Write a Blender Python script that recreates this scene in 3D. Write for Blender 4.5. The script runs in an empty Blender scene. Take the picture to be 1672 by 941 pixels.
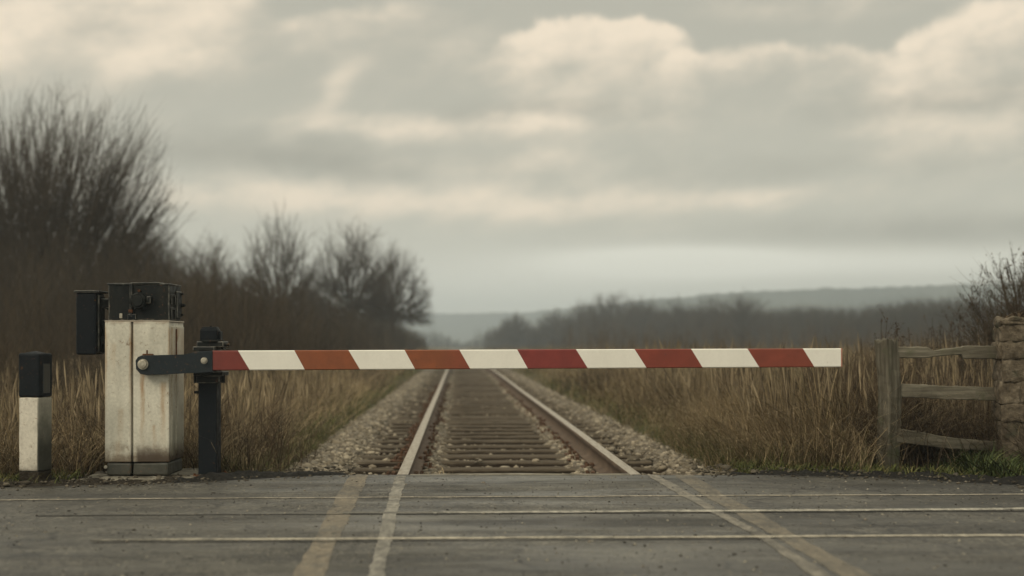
import bpy, bmesh, math, random
import numpy as np
from mathutils import Vector, Matrix, noise as mnoise

random.seed(7)
RNG = np.random.default_rng(11)
sc = bpy.context.scene
COL = sc.collection
F, CX, HY, H = 2322.0, 836.0, 562.0, 0.84        # focal (photo px), principal column, horizon row, eye height


def P(px, py, d):
    """photo pixel at distance d -> point of the place"""
    return Vector(((px - CX) / F * d, d, H - (py - HY) / F * d))


def G(px, py, z=0.0):
    """photo pixel -> point on the level z"""
    d = F * (H - z) / (py - HY)
    return Vector(((px - CX) / F * d, d, z))


def xc(y):
    """track axis"""
    return 0.047 - 0.0379 * (y - 9.157)


# ------------------------------------------------------------------ objects
def link(o, parent=None):
    COL.objects.link(o)
    if parent is not None:
        o.parent = parent
        o.matrix_parent_inverse = Matrix.Identity(4)
    return o


def tag(o, label=None, cat=None, group=None, kind=None):
    if label: o['label'] = label
    if cat: o['category'] = cat
    if group: o['group'] = group
    if kind: o['kind'] = kind
    return o


def empty(name, loc=(0, 0, 0), rz=0.0):
    o = bpy.data.objects.new(name, None)
    o.location = loc
    o.rotation_euler = (0, 0, rz)
    o.empty_display_size = 0.1
    return link(o)


def world_offset(parent):
    """sum of the locations above (parents here are only translated, or handled in local space)"""
    v = Vector((0, 0, 0))
    while parent is not None:
        v += parent.location
        parent = parent.parent
    return v


def obj_bm(name, bm, mat, parent=None, smooth=False, local=False):
    """bmesh in world space (or local=True) -> one mesh object under parent"""
    me = bpy.data.meshes.new(name)
    if parent is not None and not local:
        bmesh.ops.translate(bm, verts=bm.verts, vec=-world_offset(parent))
    bmesh.ops.recalc_face_normals(bm, faces=bm.faces)
    bm.to_mesh(me)
    bm.free()
    for m in (mat if isinstance(mat, (list, tuple)) else [mat]):
        me.materials.append(m)
    if smooth:
        for p in me.polygons: p.use_smooth = True
    o = bpy.data.objects.new(name, me)
    return link(o, parent)


def np_mesh(name, V, Q, mat, parent=None, col=None, smooth=False, offset=None):
    V = np.asarray(V, dtype=np.float32).reshape(-1, 3)
    if parent is not None:
        V = V - np.array(world_offset(parent), dtype=np.float32)
    Q = np.asarray(Q, dtype=np.int32)
    n, k = Q.shape
    me = bpy.data.meshes.new(name)
    me.vertices.add(len(V))
    me.vertices.foreach_set('co', V.ravel())
    me.loops.add(n * k)
    me.loops.foreach_set('vertex_index', Q.ravel())
    me.polygons.add(n)
    me.polygons.foreach_set('loop_start', np.arange(0, n * k, k, dtype=np.int32))
    if smooth:
        me.polygons.foreach_set('use_smooth', np.ones(n, dtype=bool))
    me.update(calc_edges=True)
    if col is not None:
        a = me.color_attributes.new('Tint', 'FLOAT_COLOR', 'POINT')
        c = np.ones((len(V), 4), dtype=np.float32)
        c[:, :3] = col
        a.data.foreach_set('color', c.ravel())
    me.materials.append(mat)
    o = bpy.data.objects.new(name, me)
    return link(o, parent)


# ------------------------------------------------------------------ bmesh shapes
EDGE = [0]      # material slot given to bevelled edges


def box(bm, x0, x1, y0, y1, z0, z1, bev=0.0, seg=2, rz=0.0, piv=None, mat=0):
    c = ((x0 + x1) / 2, (y0 + y1) / 2, (z0 + z1) / 2)
    r = bmesh.ops.create_cube(bm, size=1.0)
    vs = r['verts']
    bmesh.ops.scale(bm, verts=vs, vec=(abs(x1 - x0), abs(y1 - y0), abs(z1 - z0)))
    bmesh.ops.translate(bm, verts=vs, vec=c)
    if rz:
        bmesh.ops.rotate(bm, verts=vs, cent=piv or c, matrix=Matrix.Rotation(rz, 3, 'Z'))
    if bev > 0:
        es = list({e for v in vs for e in v.link_edges})
        r = bmesh.ops.bevel(bm, geom=es, offset=bev, segments=seg, affect='EDGES', profile=0.5)
        for f in r['faces']:
            f.material_index = EDGE[0]
    return vs


def cyl(bm, c, r, depth, axis='Y', seg=24, r2=None, bev=0.0):
    g = bmesh.ops.create_cone(bm, cap_ends=True, segments=seg, radius1=r, radius2=r if r2 is None else r2, depth=depth)
    vs = g['verts']
    if axis == 'Y':   # radius2 end faces the camera (-y)
        bmesh.ops.rotate(bm, verts=vs, cent=(0, 0, 0), matrix=Matrix.Rotation(math.pi / 2, 3, 'X'))
    elif axis == 'X':
        bmesh.ops.rotate(bm, verts=vs, cent=(0, 0, 0), matrix=Matrix.Rotation(math.pi / 2, 3, 'Y'))
    bmesh.ops.translate(bm, verts=vs, vec=c)
    if bev > 0:
        es = [e for e in {e for v in vs for e in v.link_edges} if len(e.link_faces) == 2 and any(len(f.verts) > 4 for f in e.link_faces)]
        bmesh.ops.bevel(bm, geom=es, offset=bev, segments=2, affect='EDGES', profile=0.5)
    return vs


def prism(bm, pts, y0, y1, bev=0.0):
    """outline in (x, z), pushed from y0 to y1"""
    a = [bm.verts.new((x, y0, z)) for x, z in pts]
    b = [bm.verts.new((x, y1, z)) for x, z in pts]
    n = len(pts)
    fs = [bm.faces.new(a), bm.faces.new(b[::-1])]
    for i in range(n):
        fs.append(bm.faces.new((a[i], b[i], b[(i + 1) % n], a[(i + 1) % n])))
    if bev > 0:
        es = list(fs[0].edges) + list(fs[1].edges)
        bmesh.ops.bevel(bm, geom=es, offset=bev, segments=2, affect='EDGES', profile=0.5)


def bolt(bm, c, r, h, axis='Y'):
    s = {'Y': (0, -1, 0), 'X': (1, 0, 0), 'Z': (0, 0, 1)}[axis]
    c = Vector(c); s = Vector(s)
    cyl(bm, c + s * h * .15, r * 1.25, h * .3, axis, 20)
    cyl(bm, c + s * h * .55, r, h * .6, axis, 6 if r < .016 else 20, bev=r * .18)
    cyl(bm, c + s * h * .92, r * .45, h * .25, axis, 12)


def rough(bm, amp, scale, seed=0.0, subdiv=0):
    if subdiv:
        bmesh.ops.subdivide_edges(bm, edges=bm.edges[:], cuts=subdiv, use_grid_fill=True)
    for v in bm.verts:
        p = v.co * scale + Vector((seed, seed * 1.7, seed * .3))
        v.co += mnoise.noise_vector(p) * amp


# ------------------------------------------------------------------ materials
def new_mat(name):
    m = bpy.data.materials.new(name)
    m.use_nodes = True
    t = m.node_tree
    return m, t, t.nodes['Principled BSDF']


def nd(t, typ, **kw):
    n = t.nodes.new(typ)
    for k, v in kw.items():
        if k.startswith('i_'):
            n.inputs[k[2:].replace('_', ' ')].default_value = v
        else:
            setattr(n, k, v)
    return n


def tex(t, scale=5.0, detail=6.0, rough=0.55, coord='Object', stretch=(1, 1, 1), dist=0.0, loc=(0, 0, 0)):
    tc = nd(t, 'ShaderNodeTexCoord')
    mp = nd(t, 'ShaderNodeMapping')
    mp.inputs['Scale'].default_value = stretch
    mp.inputs['Location'].default_value = loc
    t.links.new(tc.outputs[coord], mp.inputs['Vector'])
    n = nd(t, 'ShaderNodeTexNoise')
    n.inputs['Scale'].default_value = scale
    n.inputs['Detail'].default_value = detail
    n.inputs['Roughness'].default_value = rough
    n.inputs['Distortion'].default_value = dist
    t.links.new(mp.outputs['Vector'], n.inputs['Vector'])
    return n.outputs['Fac']


def ramp(t, fac, stops, interp='LINEAR'):
    r = nd(t, 'ShaderNodeValToRGB')
    r.color_ramp.interpolation = interp
    e = r.color_ramp.elements
    while len(e) > 1: e.remove(e[-1])
    for i, (p, c) in enumerate(stops):
        el = e[0] if i == 0 else e.new(p)
        el.position = p
        el.color = (*c, 1) if len(c) == 3 else c
    t.links.new(fac, r.inputs['Fac'])
    return r.outputs['Color']


def gray(v): return (v, v, v)


def mix(t, fac, a, b, mode='MIX'):
    n = nd(t, 'ShaderNodeMix', data_type='RGBA', blend_type=mode)
    for sock, v in ((n.inputs[0], fac), (n.inputs[6], a), (n.inputs[7], b)):
        if isinstance(v, bpy.types.NodeSocket): t.links.new(v, sock)
        elif isinstance(v, (int, float)): sock.default_value = v
        else: sock.default_value = (*v, 1)
    return n.outputs[2]


def math_n(t, op, a, b=None, clamp=False):
    n = nd(t, 'ShaderNodeMath', operation=op, use_clamp=clamp)
    for i, v in enumerate((a, b)):
        if v is None: continue
        if isinstance(v, bpy.types.NodeSocket): t.links.new(v, n.inputs[i])
        else: n.inputs[i].default_value = v
    return n.outputs[0]


def bump(t, bsdf, fac, strength=0.3, dist=0.01):
    b = nd(t, 'ShaderNodeBump')
    b.inputs['Strength'].default_value = strength
    b.inputs['Distance'].default_value = dist
    t.links.new(fac, b.inputs['Height'])
    t.links.new(b.outputs['Normal'], bsdf.inputs['Normal'])


def objz(t, coord='Object'):
    tc = nd(t, 'ShaderNodeTexCoord')
    s = nd(t, 'ShaderNodeSeparateXYZ')
    t.links.new(tc.outputs[coord], s.inputs[0])
    return s.outputs


def maprange(t, v, a, b, c=0.0, d=1.0, smooth=True):
    n = nd(t, 'ShaderNodeMapRange')
    n.interpolation_type = 'SMOOTHSTEP' if smooth else 'LINEAR'
    t.links.new(v, n.inputs['Value'])
    for k, x in zip(('From Min', 'From Max', 'To Min', 'To Max'), (a, b, c, d)):
        n.inputs[k].default_value = x
    return n.outputs['Result']


RUST = (0.115, 0.054, 0.019)
GRIME = (0.10, 0.088, 0.062)


def painted(name, base, rust=0.5, grime=0.5, rgh=0.42, streak=None, zdirt=None, spots=True, alt=None, spec=.5, gcol=GRIME, xtint=None, k3=.6, mott=(.86, 1.05)):
    """weathered paint: grime clouds, rust specks, optional run-off streak (x, z, length) and dirt up to zdirt"""
    m, t, b = new_mat(name)
    g = ramp(t, tex(t, 7, 8, .65, stretch=(1, 1, .45)), [(0.42, gray(0)), (0.78, gray(grime))])
    c = mix(t, g, base, gcol)
    fine = ramp(t, tex(t, 55, 5, .6), [(0.35, gray(mott[0])), (.65, gray(mott[1]))])
    c = mix(t, 1.0, c, fine, 'MULTIPLY')
    if spots:
        s1 = ramp(t, tex(t, 30, 6, .62, dist=.6), [(0.63 - .05 * rust, gray(0)), (0.70, gray(1))])
        s2 = ramp(t, tex(t, 4, 4, .6, loc=(3, 1, 2)), [(0.42, gray(0)), (0.66, gray(1))])
        c = mix(t, mix(t, 1.0, s1, s2, 'MULTIPLY'), c, RUST)
        s3 = ramp(t, tex(t, 75, 3, .5, loc=(7, 0, 0)), [(0.68 - .03 * rust, gray(0)), (0.72, gray(k3))])
        c = mix(t, s3, c, (0.16, 0.07, 0.04))
    xyz = None
    if streak:
        xyz = objz(t)
        for (sx, sz, ln, w, k) in streak:
            wob = math_n(t, 'MULTIPLY', math_n(t, 'SUBTRACT', tex(t, 9, 3, .5), .5), .03)
            dx = math_n(t, 'ABSOLUTE', math_n(t, 'ADD', math_n(t, 'SUBTRACT', xyz[0], sx), wob))
            a = maprange(t, dx, w, w * .15, 0, 1)
            z1 = maprange(t, xyz[2], sz, sz - .03, 0, 1)
            z2 = maprange(t, xyz[2], sz - ln, sz - .04, 0, 1)
            n = ramp(t, tex(t, 40, 4, .6, stretch=(1, 1, .12)), [(.3, gray(.15)), (.65, gray(1))])
            fac = math_n(t, 'MULTIPLY', math_n(t, 'MULTIPLY', a, z1), math_n(t, 'MULTIPLY', z2, k))
            fac = mix(t, 1.0, n, fac, 'MULTIPLY')
            c = mix(t, fac, c, (0.27, 0.145, 0.045))
    if zdirt:
        xyz = xyz or objz(t)
        for (z0, z1, k, colr) in zdirt:
            w = math_n(t, 'MULTIPLY', math_n(t, 'SUBTRACT', tex(t, 16, 7, .65), .5), abs(z1 - z0) * 2.2)
            zz = math_n(t, 'ADD', xyz[2], w)
            c = mix(t, maprange(t, zz, z1, z0, 0, k), c, colr)
    if xtint:      # darker tint on one side, stronger lower down: (x from, x to, z none, z full, amount, colour)
        xyz = xyz or objz(t)
        for (xa, xb, za, zb_, k, colr) in xtint:
            w = math_n(t, 'MULTIPLY', math_n(t, 'SUBTRACT', tex(t, 9, 6, .65), .5), abs(za - zb_) * 1.1)
            f = math_n(t, 'MULTIPLY', maprange(t, xyz[0], xa, xb, 0, 1), maprange(t, math_n(t, 'ADD', xyz[2], w), za, zb_, 0, k))
            c = mix(t, f, c, colr)
    b.inputs['Specular IOR Level'].default_value = spec
    t.links.new(c, b.inputs['Base Color'])
    t.links.new(maprange(t, tex(t, 18, 5, .6), .3, .7, rgh - .08, rgh + .2), b.inputs['Roughness'])
    bump(t, b, tex(t, 120, 4, .6), .12, .004)
    return m


def simple(name, stops, scale=12, stretch=(1, 1, 1), rgh=0.7, metal=0.0, bmp=0.3, bscale=60, bdist=.008, detail=8, extra=None):
    m, t, b = new_mat(name)
    c = ramp(t, tex(t, scale, detail, .62, stretch=stretch), stops)
    if extra:
        sc2, lo, hi, colr = extra
        c = mix(t, ramp(t, tex(t, sc2, 6, .6, loc=(5, 2, 1)), [(lo, gray(0)), (hi, gray(1))]), c, colr)
    t.links.new(c, b.inputs['Base Color'])
    b.inputs['Roughness'].default_value = rgh
    b.inputs['Metallic'].default_value = metal
    b.inputs['Specular IOR Level'].default_value = .5 if rgh < .6 else .12
    if bmp:
        bump(t, b, tex(t, bscale, 6, .65, stretch=stretch), bmp, bdist)
    return m


def tinted(name, rgh=0.9, trans=0.0):
    m, t, b = new_mat(name)
    a = nd(t, 'ShaderNodeAttribute', attribute_name='Tint')
    t.links.new(a.outputs['Color'], b.inputs['Base Color'])
    b.inputs['Roughness'].default_value = rgh
    b.inputs['Specular IOR Level'].default_value = 0.15
    return m


WHITE = (0.56, 0.535, 0.445)
OCHRE = (0.27, 0.13, 0.05)
M_cab = painted('cabinet_paint', WHITE, 1.0, 0.5, .45,
                streak=[(.236, .69, .62, .022, 1.0), (.05, .86, .3, .03, .4), (.365, .62, .55, .03, .75), (.17, .95, .35, .03, .45), (.31, .35, .25, .02, .5), (.004, .97, .9, .016, .75), (.160, .97, .9, .012, .7), (.402, .96, .8, .014, .7), (.10, .45, .3, .03, .4), (.08, .25, .2, .03, .4)],
                zdirt=[(.09, .24, .85, (0.085, .052, .022)), (.985, .955, .55, RUST)],
                xtint=[(.398, .408, .85, .1, .75, (.13, .125, .085)), (.19, .21, .235, .12, .95, (.042, .025, .012))])
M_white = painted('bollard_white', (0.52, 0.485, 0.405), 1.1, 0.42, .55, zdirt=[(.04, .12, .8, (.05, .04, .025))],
                  xtint=[(.056, .066, .95, .45, .5, (.13, .13, .09)), (.056, .066, .60, .22, .98, (.018, .0185, .012))])
M_algae = painted('plinth_paint', (.036, .037, .027), .3, .35, .6, zdirt=[(0, .07, .8, (.03, .028, .02))])
M_black = painted('black_paint', (0.007, 0.0095, 0.012), 0.0, 0.08, .5, spec=.10, gcol=(.05, .047, .038), k3=.35)
M_blackold = painted('old_black_paint', (0.008, 0.010, 0.0105), 0.0, 0.42, .5, spec=.13, gcol=(.045, .043, .032), k3=.5)
M_bluegrey = painted('slate_paint', (0.014, 0.020, 0.024), 0.0, 0.10, .5, spec=.16, gcol=(.06, .055, .045), k3=.35)
M_bolt = simple('galvanised', [(.3, (.18, .16, .12)), (.6, (.42, .39, .32)), (.8, (.3, .2, .12))], 40, rgh=.42, metal=.6, bmp=.15)
M_worn = simple('worn_black_edge', [(.40, (.010, .011, .011)), (.52, (.055, .053, .043)), (.66, (.15, .14, .115))], 26, rgh=.55, bmp=.2)
M_rust = simple('rusty_metal', [(.3, (.04, .02, .012)), (.6, (.11, .048, .022)), (.8, (.17, .09, .05))], 30, rgh=.8, bmp=.4)
M_reflect = simple('dull_reflector', [(.35, (.010, .012, .013)), (.75, (.034, .035, .030))], 14, stretch=(1, 1, .4), rgh=.4, bmp=.1)
M_conc = simple('slab_concrete', [(.3, (.09, .082, .065)), (.55, (.19, .175, .14)), (.8, (.27, .25, .2))], 9, rgh=.9, bmp=.5, bscale=45,
                extra=(5, .55, .7, (.05, .043, .032)))
M_boomwhite = painted('boom_white', (0.72, 0.695, 0.62), 0, 0.10, .38, spots=False, mott=(.97, 1.01))


def boom_red():
    m, t, b = new_mat('boom_red')
    # paint coats of different age along the boom, from brick red to faded orange
    x = objz(t)[0]
    n = nd(t, 'ShaderNodeMath', operation='MULTIPLY')
    c = ramp(t, maprange(t, x, 0.0, 3.95, 0, 1, False),
             [(0, (.155, .022, .014)), (.055, (.16, .022, .014)), (.09, (.205, .055, .015)), (.35, (.215, .058, .016)),
              (.45, (.185, .024, .018)), (.6, (.185, .024, .017)), (.68, (.19, .030, .014)), (1, (.185, .036, .015))])
    g = ramp(t, tex(t, 9, 7, .65), [(.4, gray(.82)), (.7, gray(1.08))])
    c = mix(t, 1.0, c, g, 'MULTIPLY')
    s = ramp(t, tex(t, 70, 3, .5), [(.68, gray(0)), (.74, gray(.8))])
    c = mix(t, s, c, (.06, .03, .02))
    t.links.new(c, b.inputs['Base Color'])
    b.inputs['Roughness'].default_value = .42
    bump(t, b, tex(t, 150, 3, .5), .06, .003)
    return m


M_boomred = boom_red()
M_soil = simple('dark_soil', [(.3, (.014, .011, .008)), (.55, (.034, .028, .02)), (.75, (.065, .054, .038))], 18, rgh=.95, bmp=1.0, bscale=50, bdist=.02)
M_tar = simple('tarmac_crumbs', [(.3, (.008, .008, .007)), (.55, (.02, .0185, .016)), (.8, (.045, .041, .033))], 45, rgh=.8, bmp=1.0, bscale=70, bdist=.02)
M_wood = simple('weathered_wood', [(.25, (.055, .048, .035)), (.5, (.125, .112, .084)), (.75, (.23, .21, .162))], 10, stretch=(.25, 1, 3.0), rgh=.85, bmp=.6, bscale=26,
                extra=(6, .56, .72, (.075, .08, .045)))
M_post = simple('weathered_post', [(.25, (.038, .034, .025)), (.5, (.085, .076, .056)), (.75, (.165, .148, .113))], 12, stretch=(3, 3, .22), rgh=.85, bmp=.6, bscale=26,
                extra=(6, .55, .72, (.06, .066, .036)))
M_stone = simple('gatepost_stone', [(.28, (.042, .033, .023)), (.5, (.105, .085, .06)), (.72, (.215, .18, .132))], 16, rgh=.95, bmp=.9, bscale=28, bdist=.02,
                 extra=(7, .57, .68, (.06, .06, .04)))
def sleeper_mat():
    """timber with shade painted into its sides, its top weathered paler"""
    m, t, b = new_mat('sleeper_wood')
    dark = ramp(t, tex(t, 9, 8, .62, stretch=(.35, 3, 3)), [(.3, (.018, .013, .009)), (.7, (.045, .033, .022))])
    worn = ramp(t, tex(t, 7, 9, .68, stretch=(.3, 3, 3)), [(.28, (.030, .024, .017)), (.5, (.080, .064, .045)), (.72, (.165, .137, .098))])
    xyz = objz(t)
    z = math_n(t, 'ADD', xyz[2], math_n(t, 'MULTIPLY', math_n(t, 'SUBTRACT', tex(t, 12, 5, .6), .5), .03))
    t.links.new(mix(t, maprange(t, z, -.028, -.006), dark, worn), b.inputs['Base Color'])  # shade between the sleepers painted as dark sides below the paler top
    b.inputs['Roughness'].default_value = .9
    b.inputs['Specular IOR Level'].default_value = .12
    bump(t, b, tex(t, 22, 6, .65, stretch=(.35, 3, 3)), .8, .015)
    return m


M_sleeper = sleeper_mat()
M_plate = simple('rusty_plate', [(.3, (.05, .027, .016)), (.7, (.13, .075, .045))], 30, rgh=.85, bmp=.4)
M_bark = simple('bark', [(.3, (.038, .030, .021)), (.7, (.080, .061, .041))], 6, rgh=.95, bmp=0)
M_tint = tinted('plant_tint')
M_ballastbed = simple('ballast_bed', [(.3, (.05, .042, .03)), (.5, (.12, .10, .075)), (.72, (.22, .19, .145))], 16, rgh=.95, bmp=1.0, bscale=22, bdist=.03)
M_stones = tinted('ballast_stone', .92)


def rail_mat():
    m, t, b = new_mat('rail_steel')
    geo = nd(t, 'ShaderNodeNewGeometry')
    s = nd(t, 'ShaderNodeSeparateXYZ')
    t.links.new(geo.outputs['True Normal'], s.inputs[0])
    pos = nd(t, 'ShaderNodeSeparateXYZ')
    t.links.new(geo.outputs['Position'], pos.inputs[0])
    wob = math_n(t, 'MULTIPLY', math_n(t, 'SUBTRACT', tex(t, 6, 5, .6), .5), .012)
    top = math_n(t, 'MULTIPLY', maprange(t, s.outputs[2], .55, .8), maprange(t, math_n(t, 'ADD', pos.outputs[2], wob), -.02, -.012))
    rust = ramp(t, tex(t, 8, 8, .65, stretch=(1, .5, 1)), [(.3, (.045, .027, .016)), (.55, (.095, .062, .037)), (.8, (.15, .105, .07))])
    steel = ramp(t, tex(t, 10, 7, .65, stretch=(4, .4, 1)), [(.3, (.24, .19, .13)), (.6, (.40, .36, .29))])
    c = mix(t, top, rust, steel)
    t.links.new(c, b.inputs['Base Color'])
    t.links.new(maprange(t, top, 0, 1, .85, .46), b.inputs['Roughness'])
    t.links.new(math_n(t, 'MULTIPLY', top, .55), b.inputs['Metallic'])
    bump(t, b, tex(t, 60, 5, .6), .2, .003)
    return m


M_rail = rail_mat()


def asphalt_color(t, coord='Object'):
    a = ramp(t, tex(t, 1.5, 9, .72, coord, (.8, .7, 1)), [(.30, (.023, .0208, .016)), (.5, (.049, .0445, .035)), (.70, (.100, .092, .073))])
    a2 = ramp(t, tex(t, 5, 8, .75, coord, (1, .45, 1), loc=(4, 9, 0)), [(.32, gray(.60)), (.68, gray(1.4))])
    a = mix(t, 1.0, a, a2, 'MULTIPLY')
    sp = ramp(t, tex(t, 80, 3, .75, coord, (1, .25, 1)), [(.36, gray(.40)), (.5, gray(1)), (.66, gray(2.1))])
    a = mix(t, 1.0, a, sp, 'MULTIPLY')
    mid = ramp(t, tex(t, 22, 6, .75, coord, (1, .3, 1), loc=(1, 3, 0)), [(.35, gray(.55)), (.65, gray(1.45))])
    a = mix(t, 1.0, a, mid, 'MULTIPLY')
    dk = ramp(t, tex(t, .8, 7, .65, coord, (.28, 1.9, 1), loc=(11, 4.3, 0)), [(.48, gray(0)), (.62, gray(.8))])
    a = mix(t, dk, a, (.022, .0205, .017))
    # worn, paler ground between the rails
    xy = objz(t, coord)
    w = math_n(t, 'ABSOLUTE', math_n(t, 'ADD', xy[0], math_n(t, 'MULTIPLY', math_n(t, 'SUBTRACT', tex(t, 3, 4, .6, coord), .5), .5)))
    band = ramp(t, tex(t, 1.6, 8, .7, coord, (.45, 1.7, 1), loc=(2, 1, 0)), [(.44, gray(0)), (.66, gray(.5))])
    f = mix(t, 1.0, band, maprange(t, w, 2.6, .9, .2, 1), 'MULTIPLY')
    a = mix(t, f, a, (.175, .165, .135))
    # hairline cracks
    tc = nd(t, 'ShaderNodeTexCoord')
    wn = nd(t, 'ShaderNodeTexNoise'); wn.inputs['Scale'].default_value = 2.5; wn.inputs['Detail'].default_value = 6
    t.links.new(tc.outputs[coord], wn.inputs['Vector'])
    wp = nd(t, 'ShaderNodeMix', data_type='VECTOR'); wp.inputs[0].default_value = .35
    t.links.new(tc.outputs[coord], wp.inputs[4]); t.links.new(wn.outputs['Color'], wp.inputs[5])
    vo = nd(t, 'ShaderNodeTexVoronoi', feature='DISTANCE_TO_EDGE'); vo.inputs['Scale'].default_value = 1.5
    t.links.new(wp.outputs[1], vo.inputs['Vector'])
    ck = math_n(t, 'MULTIPLY', maprange(t, vo.outputs['Distance'], .022, .006, 0, .85), ramp(t, tex(t, 1.1, 4, .6, coord, loc=(7, 7, 0)), [(.47, gray(0)), (.6, gray(1))]))
    return mix(t, ck, a, (.012, .011, .009))


def road_mat():
    m, t, b = new_mat('asphalt')
    t.links.new(asphalt_color(t), b.inputs['Base Color'])
    t.links.new(maprange(t, tex(t, 1.5, 7, .65, 'Object', (.4, 1.4, 1), loc=(2, 2, 0)), .38, .66, .34, .8), b.inputs['Roughness'])
    bump(t, b, tex(t, 90, 4, .75, stretch=(1, .35, 1)), 1.0, .012)
    return m


def paint_mat(name, colr, lo, hi, seed, fade=None):
    """road paint worn through to the asphalt below"""
    m, t, b = new_mat(name)
    a = asphalt_color(t)
    w = tex(t, 18, 8, .75, 'Object', (1, .4, 1), loc=(seed, 0, 0))
    w2 = tex(t, 2.0, 5, .6, 'Object', loc=(0, seed, 0))
    k = math_n(t, 'ADD', math_n(t, 'MULTIPLY', w, .6), math_n(t, 'MULTIPLY', w2, .4))
    if fade:
        x = objz(t)[0]
        k = math_n(t, 'SUBTRACT', k, maprange(t, x, fade[0], fade[1], .25, 0))
    keep = ramp(t, k, [(lo, gray(.10)), ((lo + hi) / 2, gray(.55)), (hi, gray(.88))])
    pc = mix(t, 1.0, colr, ramp(t, tex(t, 40, 6, .75, stretch=(1, .3, 1)), [(.3, gray(.45)), (.7, gray(1.35))]), 'MULTIPLY')
    t.links.new(mix(t, keep, a, pc), b.inputs['Base Color'])
    b.inputs['Roughness'].default_value = .75
    bump(t, b, tex(t, 170, 4, .7), .6, .006)
    return m


M_road = road_mat()

# ------------------------------------------------------------------ camera
cam = bpy.data.cameras.new('camera')
cam.sensor_width = 36.0
cam.lens = 36.0 * F / 1672.0
cam.shift_y = (HY - 470.5) / 1672.0
cam.clip_end = 6000
cam.clip_start = 0.05
cam.dof.use_dof = True
cam.dof.focus_distance = 8.9
cam.dof.aperture_fstop = 1.5
co = link(bpy.data.objects.new('camera', cam))
co.location = (0, 0, H)
co.rotation_euler = (math.pi / 2, 0, 0)
sc.camera = co

# ------------------------------------------------------------------ sun and sky
SUN_EL, SUN_AZ = math.radians(36), math.radians(228)      # azimuth clockwise from +y: behind the camera, to its left
sd = Vector((math.sin(SUN_AZ) * math.cos(SUN_EL), math.cos(SUN_AZ) * math.cos(SUN_EL), math.sin(SUN_EL)))
sun = bpy.data.lights.new('sun', 'SUN')
sun.energy = 1.5
sun.angle = math.radians(18)
sun.color = (1.0, .88, .70)
so = link(bpy.data.objects.new('sun', sun))
so.location = sd * 50
so.rotation_euler = (-sd).to_track_quat('-Z', 'Y').to_euler()

W = bpy.data.worlds.new('World')
sc.world = W
W.use_nodes = True
wt = W.node_tree
for n in list(wt.nodes): wt.nodes.remove(n)


class E:
    """little arithmetic on world sockets"""
    def __init__(s, v): s.v = v
    @staticmethod
    def op(o, *a, clamp=False):
        n = wt.nodes.new('ShaderNodeMath'); n.operation = o; n.use_clamp = clamp
        for i, x in enumerate(a):
            x = x.v if isinstance(x, E) else x
            if isinstance(x, (int, float)): n.inputs[i].default_value = x
            else: wt.links.new(x, n.inputs[i])
        return E(n.outputs[0])
    def __add__(s, o): return E.op('ADD', s, o)
    __radd__ = __add__
    def __sub__(s, o): return E.op('SUBTRACT', s, o)
    def __rsub__(s, o): return E.op('SUBTRACT', o, s)
    def __mul__(s, o): return E.op('MULTIPLY', s, o)
    __rmul__ = __mul__
    def __truediv__(s, o): return E.op('DIVIDE', s, o)


def sstep(v, a, b):
    n = wt.nodes.new('ShaderNodeMapRange'); n.interpolation_type = 'SMOOTHSTEP'
    wt.links.new(v.v, n.inputs['Value'])
    n.inputs['From Min'].default_value = a; n.inputs['From Max'].default_value = b
    return E(n.outputs['Result'])


def gauss(v, c, w):
    q = (v - c) * (1.0 / w)
    return E.op('EXPONENT', q * q * -1.0)


tcw = wt.nodes.new('ShaderNodeTexCoord')
sepw = wt.nodes.new('ShaderNodeSeparateXYZ')
wt.links.new(tcw.outputs['Generated'], sepw.inputs[0])
dx, dy, dz = (E(sepw.outputs[i]) for i in range(3))
AZ = E.op('ARCTAN2', dx, dy)
EL = E.op('ARCSINE', dz)
U0 = AZ * F / 1000.0              # thousandths of the photograph's pixels, from the centre line
V0 = EL * F / 1000.0              # and above the horizon


def wnoise(u, v, su, sv, detail=5.0, rgh=.5, off=0.0):
    c = wt.nodes.new('ShaderNodeCombineXYZ')
    wt.links.new((u * su).v, c.inputs[0]); wt.links.new((v * sv).v, c.inputs[1])
    c.inputs[2].default_value = off
    n = wt.nodes.new('ShaderNodeTexNoise')
    n.inputs['Scale'].default_value = 1.0
    n.inputs['Detail'].default_value = detail
    n.inputs['Roughness'].default_value = rgh
    wt.links.new(c.outputs[0], n.inputs['Vector'])
    return E(n.outputs['Fac']) - .5


w1 = wnoise(U0, V0, 3.2, 6.0, 4, .5, 1.0)
w2 = wnoise(U0, V0, 3.2, 6.0, 4, .5, 5.0)
Uc = U0 + w1 * .10
Vc = V0 + w2 * .075
bil = wnoise(U0, V0, 22, 16, 3, .55, 2.0)         # the billowed upper edges
wsp = wnoise(U0 + V0 * .9, V0 - U0 * .3, 9, 22, 4, .5, 3.0)


def X(px): return (px - CX) / 1000.0
def Y(py): return (HY - py) / 1000.0


def bank(x0, x1, e0, e1, ytop, slope, curve, soft, fade, k, amp=.03):
    """a cloud bank: lit along its upper edge, dissolving downwards"""
    xm = (X(x0) + X(x1)) / 2
    du = Uc - xm
    top = (du * slope) - (du * du * curve) + (bil * amp + Y(ytop))
    below = top - Vc
    lit = sstep(below, -soft, soft)
    body = E.op('EXPONENT', E.op('MAXIMUM', below, 0.0) * (-1.0 / fade))
    win = sstep(Uc, X(x0) - e0, X(x0) + e0) * (1.0 - sstep(Uc, X(x1) - e1, X(x1) + e1))
    return lit * body * win * k


def patch(px, py, wx, wy, k, warp=True):
    u, v = (Uc, Vc) if warp else (U0, V0)
    return gauss(u, X(px), wx / 1000.0) * gauss(v, Y(py), wy / 1000.0) * k


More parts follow.
